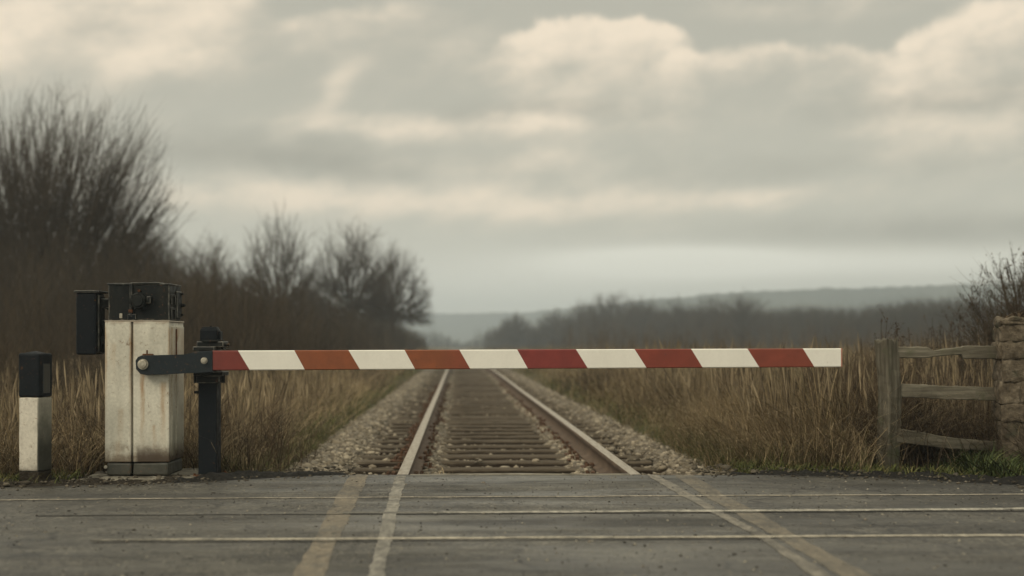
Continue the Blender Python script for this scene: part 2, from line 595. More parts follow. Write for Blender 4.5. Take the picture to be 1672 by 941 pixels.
def slant(px, py, la, lb, k):
    u = Uc - X(px); v = Vc - Y(py)
    a = u * .74 + v * .67; b = v * .74 - u * .67
    return gauss(a, 0.0, la) * gauss(b, 0.0, lb) * k


cream = bank(-260, 425, .12, .035, 18, .16, .10, .022, .085, .95)
for args in ((455, 700, .04, .09, 22, .18, .1, .02, .06, .75), (815, 1120, .05, .04, 34, .02, 1.6, .014, .085, 1.4, .04),
             (1085, 1440, .06, .05, 92, .0, .3, .014, .055, .85, .04), (1415, 1900, .05, .2, 28, .12, .9, .018, .10, 1.2)):
    cream = cream + bank(*args)
for a in ((290, 118, 110, 26, .55), (10, 110, 70, 55, .5), (640, 205, 190, 18, .35), (760, 95, 70, 50, .4), (450, 318, 330, 34, .55),
          (700, 215, 260, 20, .3), (1180, 330, 210, 24, .55), (880, 215, 80, 12, .4), (880, 262, 90, 16, .3), (1580, 250, 180, 50, .22),
          (850, 330, 180, 26, .35), (1340, 25, 160, 25, .35), (690, 330, 300, 50, .22), (1500, 215, 260, 20, .2)):
    cream = cream + patch(*a) * 1.25
cream = cream + wsp * .62 + w1 * .55 + wsp * cream * .9 + wnoise(U0, V0, 28, 34, 4, .6, 9.0) * cream * .7 + patch(50, 95, 130, 70, .2) + patch(330, 45, 130, 40, .35) + slant(558, 160, .062, .020, .55) + slant(250, 120, .12, .03, .3) + slant(960, 150, .12, .035, .3)
pale = patch(1100, 428, 190, 24, 1.35, False) + patch(1480, 434, 330, 26, .75, False) + patch(900, 470, 420, 44, .5, False) + patch(780, 420, 300, 60, .25, False)
dark = patch(900, 192, 190, 22, .75) + patch(1560, 180, 220, 32, .7) + patch(1560, 382, 420, 34, .85, False) + patch(360, 245, 220, 38, .55) + \
    patch(1330, 285, 330, 38, .5) + patch(540, 265, 150, 28, .4) + patch(150, 80, 70, 26, .5) + patch(930, 402, 110, 12, .25, False) + patch(700, 48, 90, 16, .3) + wsp * -.5 + w2 * .7 + patch(640, 255, 300, 34, .2)

# brighter overhead as an overcast dome is; behind, gain added to light front faces
over = sstep(EL, .30, 1.05)
back = sstep(dy * -1.0, -.15, .7)


def crgb(c): 
    n = wt.nodes.new('ShaderNodeRGB'); n.outputs[0].default_value = (*c, 1); return n.outputs[0]


def wmix(fac, a, b):
    n = wt.nodes.new('ShaderNodeMix'); n.data_type = 'RGBA'; n.clamp_factor = True
    wt.links.new(fac.v, n.inputs[0]); wt.links.new(a, n.inputs[6]); wt.links.new(b, n.inputs[7])
    return n.outputs[2]


skyc = wmix(sstep(V0, 0.0, .5), crgb((.665, .635, .52)), crgb((.52, .495, .405)))
skyc = wmix(sstep(dark, 0.0, 1.3), skyc, crgb((.365, .345, .28)))
skyc = wmix(sstep(pale, 0.0, 1.15), skyc, crgb((.98, .95, .81)))
skyc = wmix(sstep(cream, 0.0, 1.25), skyc, crgb((1.02, .865, .665)))
gain = 1.0 + over * 1.35 + back * .9
bgc = wt.nodes.new('ShaderNodeBackground'); wt.links.new(skyc, bgc.inputs['Color']); wt.links.new(gain.v, bgc.inputs['Strength'])
nish = wt.nodes.new('ShaderNodeTexSky'); nish.sky_type = 'NISHITA'; nish.sun_disc = False
nish.sun_elevation = SUN_EL; nish.sun_rotation = SUN_AZ
nish.air_density = 1.5; nish.dust_density = 4.0
bgn = wt.nodes.new('ShaderNodeBackground'); wt.links.new(nish.outputs[0], bgn.inputs['Color']); bgn.inputs['Strength'].default_value = .06
mixw = wt.nodes.new('ShaderNodeMixShader'); mixw.inputs[0].default_value = .92
wt.links.new(bgn.outputs[0], mixw.inputs[1]); wt.links.new(bgc.outputs[0], mixw.inputs[2])
outw = wt.nodes.new('ShaderNodeOutputWorld'); wt.links.new(mixw.outputs[0], outw.inputs['Surface'])
W.cycles.sampling_method = 'MANUAL'
W.cycles.sample_map_resolution = 512


# ------------------------------------------------------------------ numpy noise
def vnoise(x, y, seed=0):
    """smooth value noise, 0..1"""
    xi = np.floor(x).astype(np.int64); yi = np.floor(y).astype(np.int64)
    fx = x - xi; fy = y - yi
    fx = fx * fx * (3 - 2 * fx); fy = fy * fy * (3 - 2 * fy)
    def h(a, b):
        n = (a * 374761393 + b * 668265263 + seed * 974711) & 0x7fffffff
        n = ((n ^ (n >> 13)) * 1274126177) & 0x7fffffff
        return ((n ^ (n >> 16)) & 0xffff) / 65535.0
    return (h(xi, yi) * (1 - fx) + h(xi + 1, yi) * fx) * (1 - fy) + (h(xi, yi + 1) * (1 - fx) + h(xi + 1, yi + 1) * fx) * fy


def sm(x, a, b):
    t = np.clip((x - a) / (b - a), 0, 1)
    return t * t * (3 - 2 * t)


# ------------------------------------------------------------------ ground
S_L, S_R = -1.60, 1.44            # where the ballast meets the grass
GRASS_Z = -0.03


def road_edge(x):
    """y of the road's far edge at lateral x"""
    return np.interp(x, [-60, -12, -3.0, -1.9, -1.15, 1.1, 1.6, 2.3, 3.1, 12, 60], [7.2, 7.8, 8.32, 8.66, 9.12, 9.12, 9.14, 8.98, 8.42, 7.7, 6.8])


def ground_z(x, y):
    s = x - xc(y)
    z = np.full_like(x, GRASS_Z) + (vnoise(x * .9, y * .9, 3) - .5) * .07 * sm(y, 9.8, 12)
    z += (vnoise(x * .05, y * .05, 9) - .5) * .5 * sm(y, 30, 90) * sm(np.abs(s), 3, 10)
    tr = sm(s, S_L - .25, S_L + .15) * (1 - sm(s, S_R - .15, S_R + .25))
    z = z * (1 - tr) + (-.27) * tr
    re = road_edge(x)
    under = 1 - sm(y, re - .35, re - .05)
    return z * (1 - under) + (-.25) * under


ys = np.concatenate([np.linspace(-420, -20, 9), np.linspace(-10, 7, 8), np.arange(7.2, 14, .12), np.arange(14, 40, .6), np.geomspace(40, 1650, 60)])
ss = np.concatenate([-np.geomspace(1900, 7, 40), np.arange(-6.8, 6.8, .1), np.geomspace(7, 1900, 40)])
SS, YY = np.meshgrid(ss, ys)
XX = SS + np.where(YY < 300, xc(YY), xc(300.0)) * (np.abs(SS) < 400)
ZZ = ground_z(XX, YY)
nx, ny = len(ss), len(ys)
idx = np.arange(nx * ny).reshape(ny, nx)
GQ = np.stack([idx[:-1, :-1], idx[:-1, 1:], idx[1:, 1:], idx[1:, :-1]], -1).reshape(-1, 4)
M_ground = simple('field_ground', [(.3, (.045, .040, .022)), (.5, (.085, .068, .036)), (.75, (.13, .10, .055))], 3, rgh=.95, bmp=.6, bscale=9, bdist=.05,
                  extra=(1.2, .5, .68, (.05, .055, .024)))
tag(np_mesh('ground', np.stack([XX, YY, ZZ], -1), GQ, M_ground, smooth=True), kind='structure')

# hills beyond the fields
hp = np.array([(-900, 532), (0, 524), (500, 517), (700, 512), (800, 512), (870, 510), (960, 498), (1100, 487), (1200, 479), (1300, 474), (1400, 471), (1500, 468), (1600, 464),
               (1700, 462), (2200, 470), (3000, 500)], float)
hd = np.interp(hp[:, 0], [-900, 760, 900, 1100, 3000], [1250, 1220, 1050, 820, 760])
px_f = np.linspace(-900, 3000, 500)
yy_f = np.interp(px_f, hp[:, 0], hp[:, 1])
d_f = np.interp(px_f, hp[:, 0], hd)
ridge = H + (HY - yy_f) / F * d_f + (vnoise(px_f / 6.0, px_f * 0, 5) - .5) * 1.6 + (vnoise(px_f / 40.0, px_f * 0, 8) - .5) * 1.2
rows = []
for fr, dd in ((0, -260), (.05, -215), (.2, -165), (.42, -110), (.66, -60), (.86, -28), (.97, -8), (1.0, 0), (.9, 60), (0, 120)):
    d = d_f + dd
    rows.append(np.stack([(px_f - CX) / F * d_f * (d / d_f), d, -1.0 + (ridge + 1.0) * fr + (vnoise(px_f / 30.0, px_f * 0 + dd, 2) - .5) * 3 * (fr > .01) * (fr < .95)], -1))
HV = np.stack(rows, 0)
hi = np.arange(HV.shape[0] * HV.shape[1]).reshape(HV.shape[0], -1)
HQ = np.stack([hi[:-1, :-1], hi[:-1, 1:], hi[1:, 1:], hi[1:, :-1]], -1).reshape(-1, 4)
M_hill = simple('far_hill', [(.35, (.018, .022, .014)), (.5, (.032, .036, .022)), (.7, (.055, .055, .033))], .012, stretch=(1, 1, 3), rgh=1, bmp=0)
tag(np_mesh('hills', HV, HQ, M_hill, smooth=True), kind='structure')

# ------------------------------------------------------------------ road: slab, seam lines, markings
rx = np.concatenate([np.linspace(-60, -13, 8), np.linspace(-12, 12, 121), np.linspace(13, 60, 8)])
ry_t = np.concatenate([np.linspace(0, .5, 6), np.linspace(.55, 1, 60)])
RX = np.repeat(rx[None], len(ry_t), 0)
edge = road_edge(rx) + (vnoise(rx * 3.1, rx * 0, 4) - .5) * .05 * (np.abs(rx) > 1.2)
RY = -14 + (edge[None] + 14) * ry_t[:, None]
RZ = (vnoise(RX * .7, RY * 1.6, 6) - .5) * .006
# crossing seams: shallow troughs where the panels meet
def seam_y(x, y_left, y_right):
    a = G(0, y_left); b = G(1672, y_right)
    return a.y + (x - a.x) * (b.y - a.y) / (b.x - a.x)
RZ -= .0
ri = np.arange(RX.size).reshape(RX.shape)
RQ = np.stack([ri[:-1, :-1], ri[:-1, 1:], ri[1:, 1:], ri[1:, :-1]], -1).reshape(-1, 4)
RV = np.stack([RX, RY, RZ], -1).reshape(-1, 3)
# far face of the slab
low = RV[ri[-1]].copy(); low[:, 2] = -.3
b0 = len(RV)
RV = np.concatenate([RV, low])
RQ = np.concatenate([RQ, np.stack([ri[-1, :-1], ri[-1, 1:], b0 + np.arange(1, len(rx)), b0 + np.arange(0, len(rx) - 1)], -1)])
tag(np_mesh('road', RV, RQ, M_road), kind='structure')


def road_z(x, y):
    x = np.asarray(x, float); y = np.asarray(y, float)
    return (vnoise(x * .7, y * 1.6, 6) - .5) * .006


def marking(name, quads_px, mat, lift, n=60, m=2, wob=.007, seed=0):
    """rows of (left px, right px, py): a worn strip lying on the road"""
    rows = np.array(quads_px, float)
    A = np.array([G(a, y) for a, b, y in rows]); B = np.array([G(b, y) for a, b, y in rows])
    u = np.linspace(0, 1, n); k = np.linspace(0, 1, len(rows))
    A = np.stack([np.interp(u, k, A[:, i]) for i in range(3)], -1)
    B = np.stack([np.interp(u, k, B[:, i]) for i in range(3)], -1)
    A[:, 0] += (vnoise(u * n * .7, u * 0, seed + 1) - .5) * wob * 2
    B[:, 0] += (vnoise(u * n * .7, u * 0, seed + 2) - .5) * wob * 2
    g = np.stack([A + (B - A) * q for q in np.linspace(0, 1, m + 1)], 1)
    g[..., 2] = road_z(g[..., 0], g[..., 1]) + lift
    i = np.arange(g.shape[0] * g.shape[1]).reshape(g.shape[:2])
    Q = np.stack([i[:-1, :-1], i[:-1, 1:], i[1:, 1:], i[1:, :-1]], -1).reshape(-1, 4)
    return tag(np_mesh(name, g, Q, mat), kind='structure')


def cross_line(name, y_left, y_right, px0, px1, half, mat, lift, seed):
    """a line across the road between two photo rows"""
    pxs = np.linspace(px0, px1, 110)
    C = np.array([G(p, y_left + (y_right - y_left) * p / 1672.0) for p in pxs])
    hw = half * (1 + (vnoise(pxs / 18.0, pxs * 0, seed) - .5) * .5)
    C[:, 1] += (vnoise(pxs / 60.0, pxs * 0, seed + 3) - .5) * .02
    g = np.stack([C + np.stack([hw * 0, hw * q, hw * 0], -1) for q in (-1, 0, 1)], 1)
    g[..., 2] = road_z(g[..., 0], g[..., 1]) + lift
    i = np.arange(g.shape[0] * g.shape[1]).reshape(g.shape[:2])
    Q = np.stack([i[:-1, :-1], i[:-1, 1:], i[1:, 1:], i[1:, :-1]], -1).reshape(-1, 4)
    return tag(np_mesh(name, g, Q, mat), kind='structure')


BEIGE = (.185, .152, .103)
PALE = (.27, .25, .205)
marking('road_marking', [(573, 602, 776.5), (548, 586, 812), (534, 572, 842), (516, 555, 876), (477, 528, 941), (395, 470, 1110)], paint_mat('beige_strip', BEIGE, .43, .56, 1.0), .0014, 70, 3)
marking('road_marking', [(647, 664, 778), (633, 654, 815), (619, 641, 876), (600, 628, 941), (560, 605, 1110)], paint_mat('grey_strip', PALE, .43, .56, 2.0), .0022, 70, 2)
marking('road_marking', [(1054, 1072, 775.5), (1108, 1130, 808), (1168, 1187, 840), (1231, 1251, 875), (1328, 1358, 941), (1590, 1640, 1110)], paint_mat('grey_strip_b', (.235, .21, .165), .43, .60, 3.0), .0022, 70, 2)
marking('road_marking', [(1099, 1131, 775.5), (1146, 1181, 808), (1203, 1246, 840), (1262, 1297, 875), (1331, 1376, 915), (1372, 1426, 941), (1640, 1730, 1110)], paint_mat('beige_strip_b', (.165, .139, .098), .42, .56, 4.0), .0014, 70, 3)
cross_line('road_line', 816.5, 807.5, -700, 2400, .022, paint_mat('line_paint', (.40, .35, .265), .39, .54, 5.0), .0030, 1)
cross_line('road_line', 842, 831.5, 560, 2400, .038, paint_mat('line_paint_b', (.43, .40, .325), .42, .57, 6.0, (-1.3, .2)), .0030, 2)
cross_line('road_seam', 843.5, 835, 60, 2400, .010, M_tar, .0022, 7)
cross_line('road_line', 882.5, 876, 150, 2400, .030, paint_mat('line_paint_c', (.42, .375, .285), .39, .55, 7.0, (-2.2, -1.0)), .0030, 3)
cross_line('road_seam', 887, 880, 150, 1250, .007, M_tar, .0022, 8)

# pale concrete nosing where the road ends at the track
bm = bmesh.new()
box(bm, -.66, .76, 9.10, 9.16, -.28, .007, .008)
rough(bm, .008, 9, 1, 3)
tag(obj_bm('kerb', bm, M_conc), kind='structure')

# dirt and crumbled tarmac along the road edge
def verge(name, x0, x1, mat, back, h, seed, n=400, m=14):
    x = np.linspace(x0, x1, n)
    e = road_edge(x)
    k = np.linspace(0, 1, m)
    bk = back(x)
    VX = np.repeat(x[None], m, 0)
    VY = e[None] - .05 + (.05 + bk[None]) * k[:, None] + (vnoise(VX * 2.5, k[:, None] * 3 + VX * 0, seed) - .5) * .05
    nz = vnoise(VX * 9, VY * 14, seed + 1) * .6 + vnoise(VX * 28, VY * 34, seed + 2) * .4
    prof = np.sin(np.pi * np.clip(k, 0, 1) ** .7)[:, None]
    VZ = -.022 + prof * (.022 + h(x)[None]) * (.55 + .9 * nz) + (nz - .5) * .018
    i = np.arange(VX.size).reshape(VX.shape)
    Q = np.stack([i[:-1, :-1], i[:-1, 1:], i[1:, 1:], i[1:, :-1]], -1).reshape(-1, 4)
    return tag(np_mesh(name, np.stack([VX, VY, VZ], -1), Q, mat, smooth=True), kind='structure')


verge('dirt_path_edge', -14, -1.75, M_soil, lambda x: np.interp(x, [-14, -3, -1.75], [.9, .75, .55]), lambda x: .01 + 0 * x, 21)
verge('tarmac_path_edge', -2.05, -1.0, M_tar, lambda x: np.interp(x, [-2.05, -1.9, -1.4, -1.0], [.3, .55, .3, .06]), lambda x: np.interp(x, [-2.05, -1.8, -1.3, -1.0], [.01, .035, .02, .0]), 31, 160)
verge('dirt_path_edge', 1.35, 14, M_tar, lambda x: np.interp(x, [1.35, 1.7, 2.3, 3.2, 14], [.05, .35, .55, .75, 1.0]), lambda x: np.interp(x, [1.35, 2, 3, 14], [.0, .016, .02, .02]), 41)

# ------------------------------------------------------------------ track
Y_RAIL0, Y_RAIL1 = 9.13, 300.0
prof = [(-.036, 0), (-.030, .004), (.030, .004), (.036, 0), (.036, -.034), (.011, -.046), (.009, -.118), (.030, -.130), (.072, -.140), (.072, -.150),
        (-.072, -.150), (-.072, -.140), (-.030, -.130), (-.009, -.118), (-.011, -.046), (-.036, -.034)]


def make_rail(side, label):
    yv = np.concatenate([np.linspace(Y_RAIL0, 40, 60), np.geomspace(41, Y_RAIL1, 30)])
    pr = np.array(prof)
    wob = (vnoise(yv * .12, yv * 0, 12 + (side > 0)) - .5) * .012 * sm(yv, 9.5, 14)
    V = np.zeros((len(yv), len(pr), 3))
    V[..., 0] = xc(yv)[:, None] + side * .752 + pr[None, :, 0] + wob[:, None]
    V[..., 1] = yv[:, None]
    V[..., 2] = pr[None, :, 1] + wob[:, None] * .6 - .002
    i = np.arange(V.shape[0] * V.shape[1]).reshape(V.shape[:2])
    j = np.roll(i, -1, 1)
    Q = np.stack([i[:-1], i[1:], j[1:], j[:-1]], -1).reshape(-1, 4)
    o = np_mesh('rail', V, Q, M_rail)
    return tag(o, label, 'rail', 'rails of the single track')


make_rail(-1, 'left steel rail with pale worn top, running past the pale grey strip')
make_rail(1, 'right steel rail whose brown rusty inner side faces the sleepers')

# sleepers
SP0, SPACE, NSL = 9.44, .66, 200
sl_mesh = []
for k in range(5):
    bm = bmesh.new()
    box(bm, -1.3, 1.3, -.118, .118, -.13, 0, .012, 1)
    bmesh.ops.subdivide_edges(bm, edges=[e for e in bm.edges if abs(e.verts[0].co.x - e.verts[1].co.x) > 1], cuts=24, use_grid_fill=True)
    rough(bm, .008, 3.1, 10 + k * 3)
    rough(bm, .005, 14, 20 + k * 3)
    bmesh.ops.recalc_face_normals(bm, faces=bm.faces)
    me = bpy.data.meshes.new('sleeper')
    bm.to_mesh(me); bm.free()
    me.materials.append(M_sleeper)
    sl_mesh.append(me)
bm = bmesh.new()
box(bm, -.17, .17, -.085, .085, 0, .014, .004, 1)
for sx in (-1, 1):
    box(bm, sx * .085 - .016, sx * .085 + .016, -.05, .05, .012, .04, .005, 1)
    cyl(bm, (sx * .125, .05, .025), .013, .03, 'Z', 8)
    cyl(bm, (sx * .125, -.05, .025), .013, .03, 'Z', 8)
pl_mesh = bpy.data.meshes.new('tie_plate')
bm.to_mesh(pl_mesh); bm.free()
pl_mesh.materials.append(M_plate)
ANG = math.atan(.0379)
for k in range(NSL):
    y = SP0 + k * SPACE + random.uniform(-.03, .03)
    o = bpy.data.objects.new('sleeper', sl_mesh[k % 5])
    o.location = (xc(y) + random.uniform(-.05, .05), y, -.160 + random.uniform(-.008, .006))
    o.rotation_euler = (random.uniform(-.02, .02), 0, ANG + random.uniform(-.012, .012) + (math.pi if k % 2 else 0))
    link(o)
    tag(o, 'weathered brown wooden sleeper laid across under both rails in stone ballast', 'sleeper', 'sleepers under the track')
    if k < 40:
        for sx in (-1, 1):
            p = bpy.data.objects.new('tie_plate', pl_mesh)
            p.parent = o
            p.location = (sx * .752, 0, .001)
            COL.objects.link(p)

# ballast bed and stones
def bed_z(s, y):
    a = np.abs(s)
    z = -.209 + sm(a, 1.15, 1.42) * .10 - sm(s, 1.54, 1.74) * .12 - sm(-s, 1.62, 1.95) * .10
    near_rail = np.exp(-((a - .60) / .08) ** 2) * .055
    gap = (1 - sm(a, 1.15, 1.35)) * (np.cos((y - SP0) / SPACE * 2 * np.pi) * -.5) * .012
    return z + near_rail + gap


bs = np.linspace(-2.0, 1.78, 76)
by = np.concatenate([np.arange(9.10, 20, .06), np.geomspace(20, 300, 120)])
BS, BY = np.meshgrid(bs, by)
BX = BS + xc(BY)
BZ = bed_z(BS, BY) + (vnoise(BX * 16, BY * 16, 2) - .5) * .028 + (vnoise(BX * 3, BY * 3, 5) - .5) * .02
bi = np.arange(BX.size).reshape(BX.shape)
BQ = np.stack([bi[:-1, :-1], bi[:-1, 1:], bi[1:, 1:], bi[1:, :-1]], -1).reshape(-1, 4)
tag(np_mesh('ballast_ground', np.stack([BX, BY, BZ], -1), BQ, M_ballastbed, smooth=True), kind='structure')

ico = bmesh.new()
bmesh.ops.create_icosphere(ico, subdivisions=1, radius=1.0)
IV = np.array([v.co[:] for v in ico.verts]); IF = np.array([[v.index for v in f.verts] for f in ico.faces])
ico.free()


def rand_rot(n):
    q = RNG.normal(size=(n, 4)); q /= np.linalg.norm(q, axis=1)[:, None]
    w, x, y, z = q.T
    return np.stack([np.stack([1 - 2 * (y * y + z * z), 2 * (x * y - z * w), 2 * (x * z + y * w)], -1),
                     np.stack([2 * (x * y + z * w), 1 - 2 * (x * x + z * z), 2 * (y * z - x * w)], -1),
                     np.stack([2 * (x * z - y * w), 2 * (y * z + x * w), 1 - 2 * (x * x + y * y)], -1)], 1)


def stones(C, size, flat=.65):
    n = len(C)
    sh = IV[None] * (1 + RNG.uniform(-.32, .32, (n, len(IV), 1)))
    scl = size[:, None, None] * RNG.uniform(.55, 1.25, (n, 1, 3)) * np.array([1, 1, flat])
    v = np.einsum('nij,nvj->nvi', rand_rot(n), sh) * scl + C[:, None]
    f = IF[None] + (np.arange(n) * len(IV))[:, None, None]
    return v.reshape(-1, 3), f.reshape(-1, 3)


def stone_tint(n, k):
    base = np.array([(.19, .16, .115), (.245, .21, .155), (.13, .11, .08), (.30, .26, .195), (.17, .15, .118)])
    c = base[RNG.integers(0, len(base), n)] * RNG.uniform(.7, 1.2, (n, 1))
    return np.repeat(c, k, 0)


def ballast_points(n, y0, y1, size):
    y = y0 * (y1 / y0) ** RNG.random(n * 3)
    s = RNG.uniform(-1.98, 1.74, n * 3)
    a = np.abs(s)
    ph = ((y - SP0) / SPACE + .5) % 1.0 - .5
    on = (np.abs(ph) < .215) & (a < 1.32)
    rail = np.abs(a - .752) < .075
    fade = np.where(s > 1.4, RNG.random(len(s)) > sm(s, 1.44, 1.76), True) & np.where(s < -1.5, RNG.random(len(s)) > sm(-s, 1.55, 2.0), True)
    keep = ~rail & fade & (~on | (RNG.random(len(s)) < np.where((a > .9), np.where(s > 0, .14, .06), .004) + .45 * np.exp(-((a - .62) / .05) ** 2)))
    s, y, on = s[keep][:n], y[keep][:n], on[keep][:n]
    z = np.where(on, -.150, bed_z(s, y)) + RNG.uniform(-.014, .010, len(s))
    return np.stack([s + xc(y), y, z], -1)


Pn = ballast_points(19000, 9.18, 16, .03)
sz_n = RNG.gamma(3.0, .0038, len(Pn)) + .009
Pf = ballast_points(12000, 16, 46, .04)
sz_f = RNG.uniform(.018, .040, len(Pf))
C = np.concatenate([Pn, Pf]); SZ = np.concatenate([sz_n, sz_f])
v, f = stones(C, SZ)
tag(np_mesh('ballast_gravel', v, f, M_stones, col=stone_tint(len(C), len(IV))), kind='stuff')
# crumbs of stone strewn over the dirt edges
n = 1800
gx = np.where(RNG.random(n) < .5, RNG.uniform(-5, -1.0, n), RNG.uniform(1.2, 5, n))
gy = road_edge(gx) + RNG.normal(.18, .22, n)
keepg = gy > road_edge(gx) - .25
gx, gy = gx[keepg], gy[keepg]
v, f = stones(np.stack([gx, gy, np.where(gy < road_edge(gx), .004, .012)], -1), RNG.gamma(2.0, .0035, len(gx)) + .003)
tag(np_mesh('edge_gravel', v, f, M_stones, col=stone_tint(len(gx), len(IV)) * .38), kind='stuff')


# grit lying on the tarmac
n = 4500
gy = 4.6 + 4.6 * RNG.random(n) ** .8
gx = RNG.uniform(-.46, .46, n) * gy
kg = gy < road_edge(gx) - .02
gx, gy = gx[kg], gy[kg]
v, f = stones(np.stack([gx, gy, road_z(gx, gy) + .001], -1), RNG.gamma(2.0, .0010, len(gx)) + .0012)
gc = np.array([(.30, .27, .21), (.02, .018, .015), (.16, .14, .11), (.035, .03, .024)])[RNG.integers(0, 4, len(gx))]
tag(np_mesh('road_gravel', v, f, M_stones, col=np.repeat(gc, len(IV), 0)), kind='stuff')


# ------------------------------------------------------------------ blades, tubes
def blades(base, h, w, lean, curl, facing, col, levels=4):
    """(n,3) bases -> bent tapering blades of levels-1 quads"""
    n = len(base)
    t = np.linspace(0, 1, levels)
    d = np.stack([np.cos(facing), np.sin(facing), np.zeros(n)], -1)
    side = np.stack([-np.sin(facing + .6), np.cos(facing + .6), np.zeros(n)], -1)
    out = lean[:, None] * t + curl[:, None] * t ** 2.5
    up = t[None] * (1 - .35 * np.minimum(curl[:, None], 1.5) * t[None] ** 3)
    c = base[:, None] + d[:, None] * (out * h[:, None])[..., None] + np.array([0, 0, 1.0]) * (up * h[:, None])[..., None]
    wid = (w[:, None] * (1 - t ** 1.6 * .92))[..., None] * .5
    L = c - side[:, None] * wid; R = c + side[:, None] * wid
    V = np.stack([L, R], 2).reshape(n, levels * 2, 3)
    q = []
    for k in range(levels - 1): q.append([2 * k, 2 * k + 1, 2 * k + 3, 2 * k + 2])
    Q = (np.array(q)[None] + (np.arange(n) * levels * 2)[:, None, None]).reshape(-1, 4)
    return V.reshape(-1, 3), Q, np.repeat(col, levels * 2, 0)


def tubes(pts, rad, sides=3):
    """(n,k,3) polylines, (n,k) radii -> n-sided tapered tubes"""
    n, k, _ = pts.shape
    t = np.gradient(pts, axis=1)
    t /= np.linalg.norm(t, axis=2, keepdims=True) + 1e-9
    ref = np.where(np.abs(t[..., 2:3]) > .9, np.array([1.0, 0, 0]), np.array([0, 0, 1.0]))
    a = np.cross(t, ref); a /= np.linalg.norm(a, axis=2, keepdims=True) + 1e-9
    b = np.cross(t, a)
    ang = np.arange(sides) / sides * 2 * np.pi
    V = pts[:, :, None] + rad[:, :, None, None] * (a[:, :, None] * np.cos(ang)[:, None] + b[:, :, None] * np.sin(ang)[:, None])
    i = np.arange(n * k * sides).reshape(n, k, sides)
    j = np.roll(i, -1, 2)
    Q = np.stack([i[:, :-1], j[:, :-1], j[:, 1:], i[:, 1:]], -1).reshape(-1, 4)
    return V.reshape(-1, 3), Q


def join(parts):
    Vs, Qs, Cs, o = [], [], [], 0
    for p in parts:
        Vs.append(p[0]); Qs.append(p[1] + o); o += len(p[0])
        if len(p) > 2: Cs.append(p[2])
    return np.concatenate(Vs), np.concatenate(Qs), (np.concatenate(Cs) if Cs else None)


def tint(n, cols, lo=.7, hi=1.25, weights=None):
    cols = np.array(cols)
    i = RNG.choice(len(cols), n, p=weights)
    return cols[i] * RNG.uniform(lo, hi, (n, 1))


STRAW = [(.255, .192, .108), (.188, .141, .080), (.335, .26, .155), (.124, .094, .056), (.145, .117, .064)]
BROWN = [(.058, .042, .027), (.085, .061, .037), (.042, .032, .021), (.115, .082, .05)]
GREEN = [(.075, .085, .028), (.10, .105, .035), (.055, .065, .022), (.14, .125, .05)]


def grass_zone(n, ys, s_in, s_out, left, hmin, hmax, wmul, greenedge=True):
    y = ys[0] * (ys[1] / ys[0]) ** RNG.random(n)
    k = RNG.random(n)
    if left:
        s = -(s_in + (s_out(y) - s_in) * k ** 1.1)
    else:
        s = s_in + (s_out(y) - s_in) * k ** 1.1
    x = s + xc(y)
    d_edge = np.abs(s) - s_in
    d_road = y - road_edge(x)
    ok = d_road > np.where(left, .34, .36) + RNG.uniform(0, .25, n)
    if left:   # leave the machine's slab clear
        ok &= ~((x > -2.75) & (x < -1.75) & (y < 9.45)) & ~((np.abs(x + 2.9) < .12) & (np.abs(y - 8.62) < .14))
    if not left:   # trodden ground before the fence
        ok &= ~((x > 2.38) & (x < 3.4) & (y < 9.68) & (RNG.random(n) < .965))
    x, y, s, d_edge, d_road = x[ok], y[ok], s[ok], d_edge[ok], d_road[ok]
    m = len(x)
    cl = vnoise(x * 1.6, y * 1.6, 3) * .6 + vnoise(x * 5, y * 5, 8) * .4
    cl2 = vnoise(x * .45, y * .3, 17)
    grow = np.clip(np.minimum(d_edge / .75, d_road / .9), 0, 1) ** .8
    h = (hmin + (hmax - hmin) * RNG.random(m) ** 1.2) * (.25 + .75 * grow) * (.48 + .92 * cl)
    lean = RNG.gamma(2.0, .19, m) * (1.4 - .5 * grow)
    curl = np.where(RNG.random(m) < .7, RNG.uniform(.25, 1.6, m), RNG.uniform(0, .25, m))
    w = RNG.uniform(.0025, .0065, m) * wmul * np.maximum(1, y / 14)
    c = tint(m, STRAW)
    if not left:
        c *= (1.0 + .28 * np.exp(-((x - 2.0) / .55) ** 2) * (y < 14))[:, None]   # a bleached stand
    br = (cl2 + RNG.normal(0, .16, m)) > (.57 if left else .61)
    br |= (x > 2.45) & (y < 18) & (RNG.random(m) < .84)
    c[br] = tint(br.sum(), BROWN)
    gr = RNG.random(m) < np.clip(.85 - np.minimum(d_edge, d_road * .8) * 1.5, .05, .75)
    c[gr] = tint(gr.sum(), GREEN)
    h[gr] *= .6
    z = ground_z(x, y) - .01
    return blades(np.stack([x, y, z], -1), h, w, lean, curl, RNG.uniform(0, 2 * np.pi, m), c)


